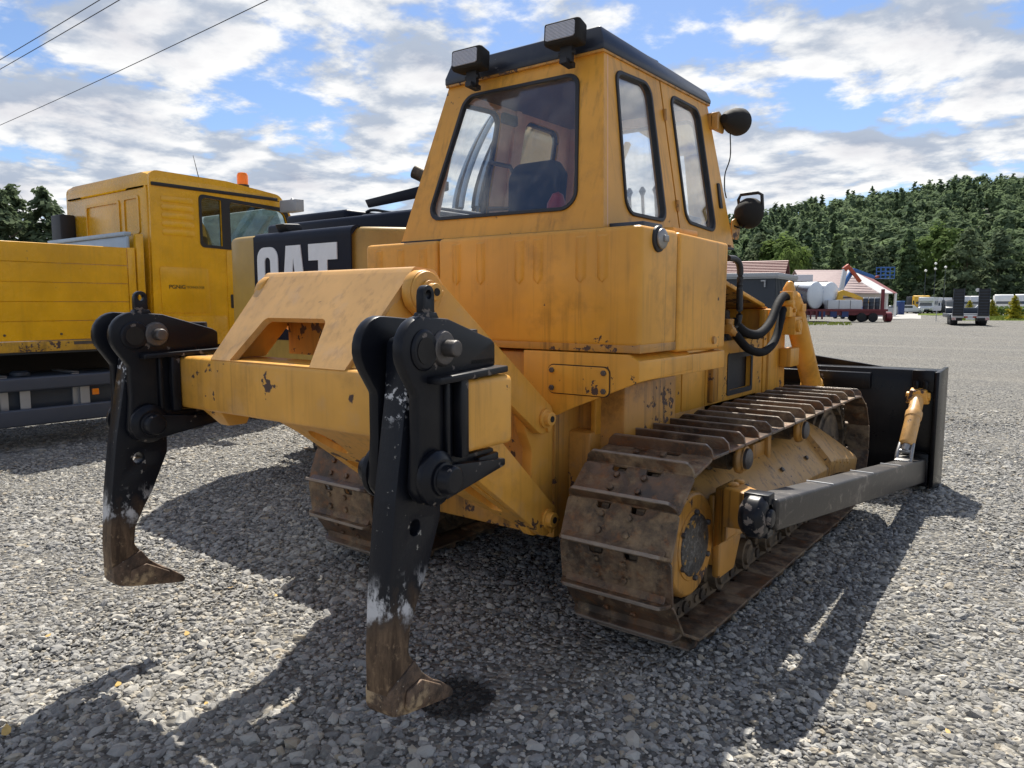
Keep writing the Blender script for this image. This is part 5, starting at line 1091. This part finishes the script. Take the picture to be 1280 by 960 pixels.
for i,(x,y,lb) in enumerate([(-2.85,.35,'nearer white ended steel tank with a blue band lying on the red trailer'),(-1.25,1.25,'farther white ended tank behind the other one on the red trailer')]):
    p=TR.matrix_basis if False else Matrix.Translation(TR.location)@Matrix.Rotation(ROT+R(-4),4,'Z'); q=p@Vector((x,y,1.15))
    tk=root('tank',lb,'tank',q,ROT+R(-57),'tanks on the red trailer')
    b=MB(); b.rev((-4.2,0,1.22),(4.2,0,0),[(0,1.15),(.02,1.2),(.98,1.2),(1,1.18)],32); sh2=b.build('shell','inox',tk)
    b=MB(); b.rev((-.02,0,1.22),(.34,0,0),[(0,1.21),(.3,1.17),(.7,.9),(1,.0)],32); b.build('end_cap','tank',tk)
    for xx in (-3.0,-1.3): b=MB(); b.rev((xx,0,1.22),(.08,0,0),[(0,1.22),(1,1.22)],32); b.build('band','dull_steel',tk)
    b=MB(); 
    for k in range(7):
        a0=R(190)-R(5)*k; 
    b.loft([[(-4.1,-1.205*math.cos(a),1.22+1.205*math.sin(a)) for a in np.linspace(R(5),R(-16),5)]+[(-4.1,-1.18*math.cos(a),1.22+1.18*math.sin(a)) for a in np.linspace(R(-16),R(5),5)],[(-.5,-1.205*math.cos(a),1.22+1.205*math.sin(a)) for a in np.linspace(R(5),R(-16),5)]+[(-.5,-1.18*math.cos(a),1.22+1.18*math.sin(a)) for a in np.linspace(R(-16),R(5),5)]]); b.build('blue_band','blue',tk)
    b=MB(); b.box(-3.6,-3.2,-.5,.5,0,.12); b.box(-1.2,-.8,-.5,.5,0,.12); b.build('saddle','maroon',tk)
    b=MB(); b.tube([(-4.1,-.5,2.45),(0,-.5,2.45)],.03,6); b.build('walkway_rail','dull_steel',tk)
p=Matrix.Translation(TR.location)@Matrix.Rotation(ROT+R(-4),4,'Z')
cr_=root('folded_crane','small yellow loader crane folded down on the red trailer beside the tanks','crane',p@Vector((-.4,1.2,1.15)),ROT+R(-4))
b=MB(); b.box(-.35,.35,-.3,.3,0,.9); b.build('base','crane',cr_,.04)
b=MB(); b.plate(rounded([(-.35,.6),(.15,.6),(.2,1.25),(.9,1.05),(2.6,.45),(2.7,.65),(1.2,1.35),(.2,1.7),(-.2,1.55)],.08,3),-.12,.12,'xz'); b.build('arm','crane',cr_)
b=MB(); b.cyl((-.1,0,1.0),(1.3,0,1.05),.07); b.build('cylinder','dull_steel',cr_)
cb=root('crate','long pale grey crate on the red trailer below the folded crane','crate',p@Vector((-1.9,.1,1.15)),ROT+R(-4)); b=MB(); b.box(0,3.0,0,.8,0,.8); b.build('body','far_white',cb,.03)
for k in range(3): b=MB(); b.box(.98*k+.02,.98*k+.06,-.02,0,.02,.78); b.build('seam','dull_steel',cb)
for k in range(3):
    q=root('drum','dark drum standing on the red trailer to the right of the pale crate','drum',p@Vector((1.5+.5*k,.4,1.15)),0,'drums on the red trailer'); b=MB(); b.rev((0,0,0),(0,0,.95),[(0,.2),(.02,.22),(.3,.22),(.32,.235),(.34,.22),(.64,.22),(.66,.235),(.68,.22),(.97,.22),(1,.2)],16); b.build('body','dark_grey',q); b=MB(); b.rev((0,0,.95),(0,0,.08),[(0,.215),(1,.19)],16); b.build('lid','white',q)
# boom lift
bl=LB_('boom_lift','articulated boom lift with red, cream and blue arms and a blue basket','boom lift',1060,82,0)
b=MB(); b.box(-1.3,1.3,-.9,.9,.4,1.3); b.build('chassis','blue',bl,.08)
for x in (-.95,.95):
    for y in (-.95,.95): wheel(bl,x,y,.42,.3)
def bar(name,p0,p1,r,mat,par):
    b=MB(); q=(Vector(p1)-Vector(p0)).to_track_quat('Z','Y'); L=(Vector(p1)-Vector(p0)).length
    P=[Vector(p0)+q@Vector(v) for v in ((-r,-r,0),(r,-r,0),(r,r,0),(-r,r,0),(-r,-r,L),(r,-r,L),(r,r,L),(-r,r,L))]; b.hexa(P); return b.build(name,mat,par,.03)
bar('lower_arm',(-1.1,0,1.2),(-.5,0,5.6),.20,'far_white',bl); bar('arm_joint',(-.65,0,5.3),(-.1,0,5.75),.24,'orange',bl); bar('middle_arm',(-.1,0,5.6),(1.2,0,4.0),.17,'orange',bl)
bar('upper_arm',(-.9,.4,2.9),(.55,.4,5.35),.20,'blue',bl); bar('jib',(.5,.4,5.35),(2.9,.4,4.5),.17,'blue',bl); bar('jib_link',(2.9,.4,4.5),(3.4,.4,4.6),.12,'orange',bl)
bk2=None
b=MB(); b.box(3.3,4.9,-.1,.9,4.35,4.43); bk2=b.build('basket','blue',bl)
for x in (3.35,3.85,4.4,4.85):
    for y in (-.08,.88): b=MB(); b.box(x-.04,x+.04,y-.03,y+.03,4.4,5.6); b.build('basket_post','blue',bk2)
for z in (4.75,5.15,5.58):
    for y in (-.08,.88): b=MB(); b.box(3.3,4.9,y-.04,y+.04,z-.05,z+.05); b.build('basket_rail','blue',bk2)
# low-loader trailer with upright ramps
ll=LB_('low_loader','black low loader trailer with two tall ramps standing upright at its rear','trailer',1214,55,R(-26))
b=MB(); b.box(-1.25,1.25,.6,8,.55,.85); b.build('deck','dark_grey',ll,.03)
for x in (-.80,.80):
    rp=None; b=MB(); b.plate([(x-.36,0.72),(x+.36,.72),(x+.36,2.72),(x-.36,2.72)],.10,.16,'xz'); rp=b.build('ramp','rubber',ll)
    for k in range(9): b=MB(); b.box(x-.34,x+.34,.06,.10,.85+.21*k,.90+.21*k); b.build('ramp_bar','dark_grey',rp)
    for q in (-.36,.32): b=MB(); b.box(x+q,x+q+.04,.02,.2,.7,2.74); b.build('ramp_rail','dark_grey',rp)
    b=MB(); b.box(x-.32,x+.32,.3,.6,.35,.9); b.build('ramp_hinge','rubber',ll,.03)
    for y in (1.5,2.6,3.7): wheel(ll,x*1.18,y,.42,.5)
    b=MB(); b.box(x*1.33-.13,x*1.33+.13,-.02,.02,.42,.62); b.build('warning_board','white',ll)
    for k in range(3): b=MB(); b.plate([(x*1.33-.12+.08*k,.43),(x*1.33-.08+.08*k,.43),(x*1.33-.05+.08*k,.61),(x*1.33-.09+.08*k,.61)],-.03,-.021,'xz'); b.build('red_stripe','orange',ll)
    b=MB(); b.box(x*.35-.12,x*.35+.12,.2,.28,.58,.70); b.build('tail_lamp','orange',ll,.02)
    b=MB(); b.rev((x*1.15,.15,2.55) if x<0 else (x*.45,.15,2.62),(0,.16,0),[(0,.14),(.7,.13),(1,.08)],14); b.build('round_lamp','white',ll)
b=MB(); b.box(-1.2,1.2,.22,.40,.58,.78); b.build('rear_beam','far_white',ll,.02)
b=MB(); b.box(-.28,.28,.19,.22,.44,.58); b.build('number_plate_panel','white',ll)
b=MB(); b.box(-1.2,1.25,5.6,6.4,.85,1.3); b.build('gooseneck','dark_grey',ll,.04)
# road, verge, bin, cabinets, posts, parked vehicles
def strip(name,px0,px1,D0,D1,mat,z,n=16):
    V=[];F=[]
    for i in range(n+1):
        px=px0+(px1-px0)*i/n
        for d in (D0,D1): p=polar(px,d+1.2*math.sin(i*1.7)*(1 if name!='road' else .4)); V.append((p.x,p.y,gh(p.x,p.y)+z))
    for i in range(n): F.append((2*i,2*i+2,2*i+3,2*i+1))
    me=bpy.data.meshes.new(name); me.from_pydata(V,[],F); me.materials.append(M[mat]); o=link(bpy.data.objects.new(name,me)); meta(o,kind='structure'); return o
strip('road',950,1900,104,125,'asphalt',.02); strip('verge',1192,1900,72,103,'grassm',.012); strip('verge',1148,1196,104.6,128,'grassm',.032,6); strip('service_road',1090,1152,80,124,'asphalt',.026,6)
def tufts(name,label,px0,px1,D0,D1,n,s,seed=1):
    r_=random.Random(seed); P=[];N=[];T=[]
    for _ in range(n):
        p=polar(r_.uniform(px0,px1),r_.uniform(D0,D1)); P.append((p.x,p.y,s*.35)); N.append((r_.gauss(0,1),r_.gauss(0,1),.25)); T.append(r_.random())
    me=card_mesh(name,P,N,np.full(n,s),T,'grassm',.8); o=link(bpy.data.objects.new(name,me)); meta(o,label,'grass',None,'stuff')
tufts('grass_verge','bright green mown grass along the road behind the low loader',1192,1700,73,102,7000,.22)
tufts('weeds','sparse yellowish weeds at the foot of the red trailer',1000,1066,56,63,260,.20,2)
bn=LB_('portable_toilet','tall dark blue cabin beside the road entrance','cabin',1127.5,112)
b=MB(); b.box(-.42,.42,0,.9,0,1.9); b.build('body','navy',bn,.05); b=MB(); b.box(-.46,.46,-.04,.94,1.9,2.05); b.build('roof','blue',bn,.06); b=MB(); b.box(-.32,.32,-.03,-.002,.1,1.8); b.build('door','navy',bn,.01)
for i,(px,Dd,w_,h,mat,lb) in enumerate([(1101,100,1.5,1.35,'guard','largest grey machine cabinet right of the red trailer'),(1108,103,.8,1.1,'trim','light grey cabinet second from the red trailer'),(1114,106,.7,1.2,'guard','narrow grey cabinet with white cap near the house porch'),(1119.5,108,.7,1.35,'dark_grey','dark cabinet just left of the blue cabin')]):
    c=LB_('cabinet',lb,'cabinet',px,Dd); b=MB(); b.box(-w_/2,w_/2,0,.7,.12,h); b.build('body',mat,c,.04)
    for x in (-w_/2+.05,w_/2-.15): b=MB(); b.box(x,x+.1,.05,.65,0,.12); b.build('foot','dark',c)
    b=MB(); b.box(-w_/2+.06,w_/2-.06,-.02,-.002,.2,h-.12); b.build('door','trim',c,.01); b=MB(); b.rev((0,.35,h),(0,0,.22),[(0,.16),(.6,.15),(1,.05)],12); b.build('cap','white',c)
sg=LB_('road_sign','small white rectangular sign on a thin post at the verge','sign',1171,70)
b=MB(); b.cyl((0,0,0),(0,0,1.35),.035,n=8); b.build('post','trim',sg); b=MB(); b.box(-.38,.38,-.05,-.02,.98,1.42); b.build('panel','far_white',sg,.01)
for i,(px,h,Dd,lb) in enumerate([(1154.5,7.3,128,'shortest street lamp with a white globe, leftmost of three'),(1166.5,8.5,128,'tallest street lamp with two white globes, in the middle of three'),(1179,7.9,128,'street lamp with white globe, rightmost of three')]):
    lp=LB_('street_lamp',lb,'street lamp',px,Dd,0,'street lamps by the road'); b=MB(); b.cyl((0,0,0),(0,0,h-.3),.06,.04,8); b.build('post','dark_grey',lp)
    for z in ((h-.9,h) if i==1 else (h,)): b=MB(); b.rev((0,0,z-.25),(0,0,.42),[(0,.06),(.2,.20),(.6,.22),(1,.05)],12); b.build('globe','white',lp)
def vehicle(kind_,px,Dd,rz,label,cat,mat):
    v=LB_(kind_,label,cat,px,Dd,rz)
    spec={'camper_van':(6.2,2.2,[(0,.45),(5.2,.45),(6.0,.55),(6.1,1.0),(5.5,1.25),(5.2,1.9),(5.6,2.1),(5.4,2.75),(0,2.75)]),'lorry':(6.4,2.4,[(0,.7),(4.4,.7),(4.45,.55),(6.3,.55),(6.4,1.5),(6.25,2.3),(5.9,2.95),(4.9,3.05),(4.5,2.9),(4.5,1.2),(0,1.2)]),'delivery_van':(5.4,2.0,[(0,.4),(5.2,.4),(5.35,.9),(4.5,1.15),(3.8,1.95),(3.5,2.3),(0,2.35)]),'car':(4.2,1.75,[(0,.35),(4.1,.35),(4.15,.75),(3.2,.92),(2.6,1.42),(.8,1.45),(.2,.95),(0,.9)])}[kind_]
    L,Wd,pr=spec; b=MB(); b.plate(rounded(pr,.10,3),-Wd/2,Wd/2,'yz',fn=lambda u,w__,x:(x,-u+L/2,w__)); b.build('body',mat,v,.04)
    f=lambda y:-y+L/2
    if kind_=='camper_van': ws=[(5.46,1.28),(5.18,1.88)]; sw=[(1.2,1.5,1.0,.6),(3.0,1.5,.9,.6)]
    elif kind_=='lorry': ws=[(6.38,1.6),(6.2,2.3)]; sw=[(5.0,1.6,.9,.6)]
    elif kind_=='delivery_van': ws=[(4.45,1.2),(3.82,1.92)]; sw=[(2.9,1.3,.75,.55)]
    else: ws=[(3.15,.95),(2.62,1.38)]; sw=[(1.0,.95,1.4,.38)]
    (y0,z0),(y1,z1)=ws; b=MB(); b.hexa([(-Wd*.44,f(y0)-.03,z0),(Wd*.44,f(y0)-.03,z0),(Wd*.44,f(y0)+.02,z0),(-Wd*.44,f(y0)+.02,z0),(-Wd*.40,f(y1)-.03,z1),(Wd*.40,f(y1)-.03,z1),(Wd*.40,f(y1)+.02,z1),(-Wd*.40,f(y1)+.02,z1)]); b.build('windscreen','far_glass',v)
    for yy,zz,w2,h2 in sw:
        for s in (-1,1): b=MB(); b.box(s*(Wd/2-.01),s*(Wd/2+.015),f(yy+w2),f(yy),zz,zz+h2); b.build('side_window','far_glass',v)
    r=.48 if kind_=='lorry' else .33
    for y in (L*.16,L*.84):
        for s in (-1,1): wheel(v,s*(Wd/2-.12),f(y),r,.24)
    for s in (-1,1): b=MB(); b.box(s*Wd*.36-.13,s*Wd*.36+.13,f(L)-.05,f(L)+.1,.75,.93); b.build('headlight','chrome',v,.02)
    b=MB(); b.box(-Wd*.3,Wd*.3,f(L)-.03,f(L)+.12,.5,.68); b.build('bumper_grille','dark',v)
    if kind_=='lorry': b=MB(); b.box(-1.15,1.15,f(4.3),f(.1),1.2,2.9); b.build('load_box','far_white' if mat!='crane' else 'dark_grey',v,.05)
    return v
vehicle('lorry',1147,130,R(-15),'small yellow lorry parked left of the white camper vans','lorry','crane')
vehicle('car',1136,122,R(80),'low white car beside the small yellow lorry','car','far_white')
vehicle('camper_van',1160,128,R(-38),'white camper van right behind the small white road sign','camper van','far_white')
vehicle('camper_van',1178,140,R(-20),'white camper van in the middle of the parked row, left of the low loader','camper van','far_white')
vehicle('delivery_van',1188,132,R(-22),'dark grey van between the white camper and the low loader','van','guard')
vehicle('lorry',1207,138,R(-34),'white lorry seen between the two upright ramps','lorry','far_white')
vehicle('lorry',1253,116,R(-30),'largest white lorry facing the yard behind the verge, right of the low loader','lorry','white')
vehicle('delivery_van',1238,132,R(-45),'pale delivery van partly behind the right ramp','van','far_white')
vehicle('lorry',1281,112,R(-36),'white lorry cut off by the right edge of the picture','lorry','far_white')
vehicle('camper_van',1269,134,R(-25),'pale camper van behind the largest golden shrub','camper van','far_white')
vehicle('camper_van',1167,134,R(-28),'white camper van directly under the tallest street lamp','camper van','far_white')
vehicle('lorry',1222,136,R(-30),'white lorry partly hidden by the right upright ramp','lorry','far_white')
vehicle('car',1230,126,R(-75),'pale car just left of the largest white lorry','car','far_white')
hd2=LB_('hedge','low dark clipped hedge in front of the parked lorries','hedge',1262,104,R(-30))
r_=random.Random(9); P=[];N=[];T=[]
for _ in range(2600): P.append((r_.uniform(-3.2,7),r_.uniform(0,1.2),r_.uniform(.05,1.25))); N.append((r_.gauss(0,1),r_.gauss(0,1),r_.gauss(.3,1))); T.append(r_.random()*.6)
o=link(bpy.data.objects.new('foliage',card_mesh('foliage',P,N,np.full(2600,.22),T,'broadleaf'))); o.parent=hd2
bd=LB_('notice_board','pale square board standing above the tanks beside the dark shed','board',1003,72); 
b=MB(); b.box(-.9,.9,0,.08,2.9,4.4); b.build('panel','far_white',bd,.02)
for x in (-.7,.6): b=MB(); b.box(x,x+.1,.1,.2,0,4.2); b.build('post','trim',bd)
# overhead wires, high above the yard at the top left
def onz(px,py,z):
    f_=930.; d=Vector((0,0,0))+ (fw*math.cos(PITCH)-Vector((0,0,1))*math.sin(PITCH))*f_+rt*(px-640)-(Vector((0,0,1))*math.cos(PITCH)+fw*math.sin(PITCH))*(py-480)
    t=(z-CAMH)/d.z; return Vector((0,0,CAMH))+d*t
for (a,c,lb) in (((0,75),(125,0),'upper of the two close parallel overhead wires at the top left corner'),((0,87),(150,0),'lower of the two close parallel overhead wires at the top left corner'),((0,158),(340,0),'single long overhead wire, lowest of the three at the top left')):
    p0,p1=onz(*a,9.),onz(*c,9.); d=(p1-p0).normalized(); mid=(p0+p1)/2; L=45
    wr=root('overhead_wire',lb,'wire',mid); b=MB(mid); b.tube([mid+d*t*L+Vector((0,0,.9*t*t)) for t in np.linspace(-1,1,25)],.011,6); b.build('cable','rubber',wr)
# fallen leaves
LEAFP=[(148,857,.05,'largest'),(234,793,.045,'a'),(400,980,.05,'a'),(8,915,.06,'a'),(60,795,.03,'a'),(258,880,.03,'a'),(1185,915,.03,'a'),(288,735,.035,'a'),(345,745,.03,'a')]
for i,(px,py,s,_) in enumerate(LEAFP):
    q=onz(px,py,.022); b=MB(); 
    o=rounded([(-.5,0),(-.2,.26),(.2,.24),(.55,0),(.2,-.26),(-.2,-.24)],.08,2)
    b.plate([(u*s,v*s) for u,v in o],0,.0012,'xy',fn=lambda u,v,w_:(u,v,w_+2.5*u*u/s*.3+6*v*v/s*.12))
    l=b.build('fallen_leaf','leaf_y'); l.location=q; l.rotation_euler=(random.uniform(-.3,.3),random.uniform(-.3,.3),random.uniform(0,6)); meta(l,'small dry yellowish fallen leaf lying on the gravel','leaf','fallen leaves on the gravel')
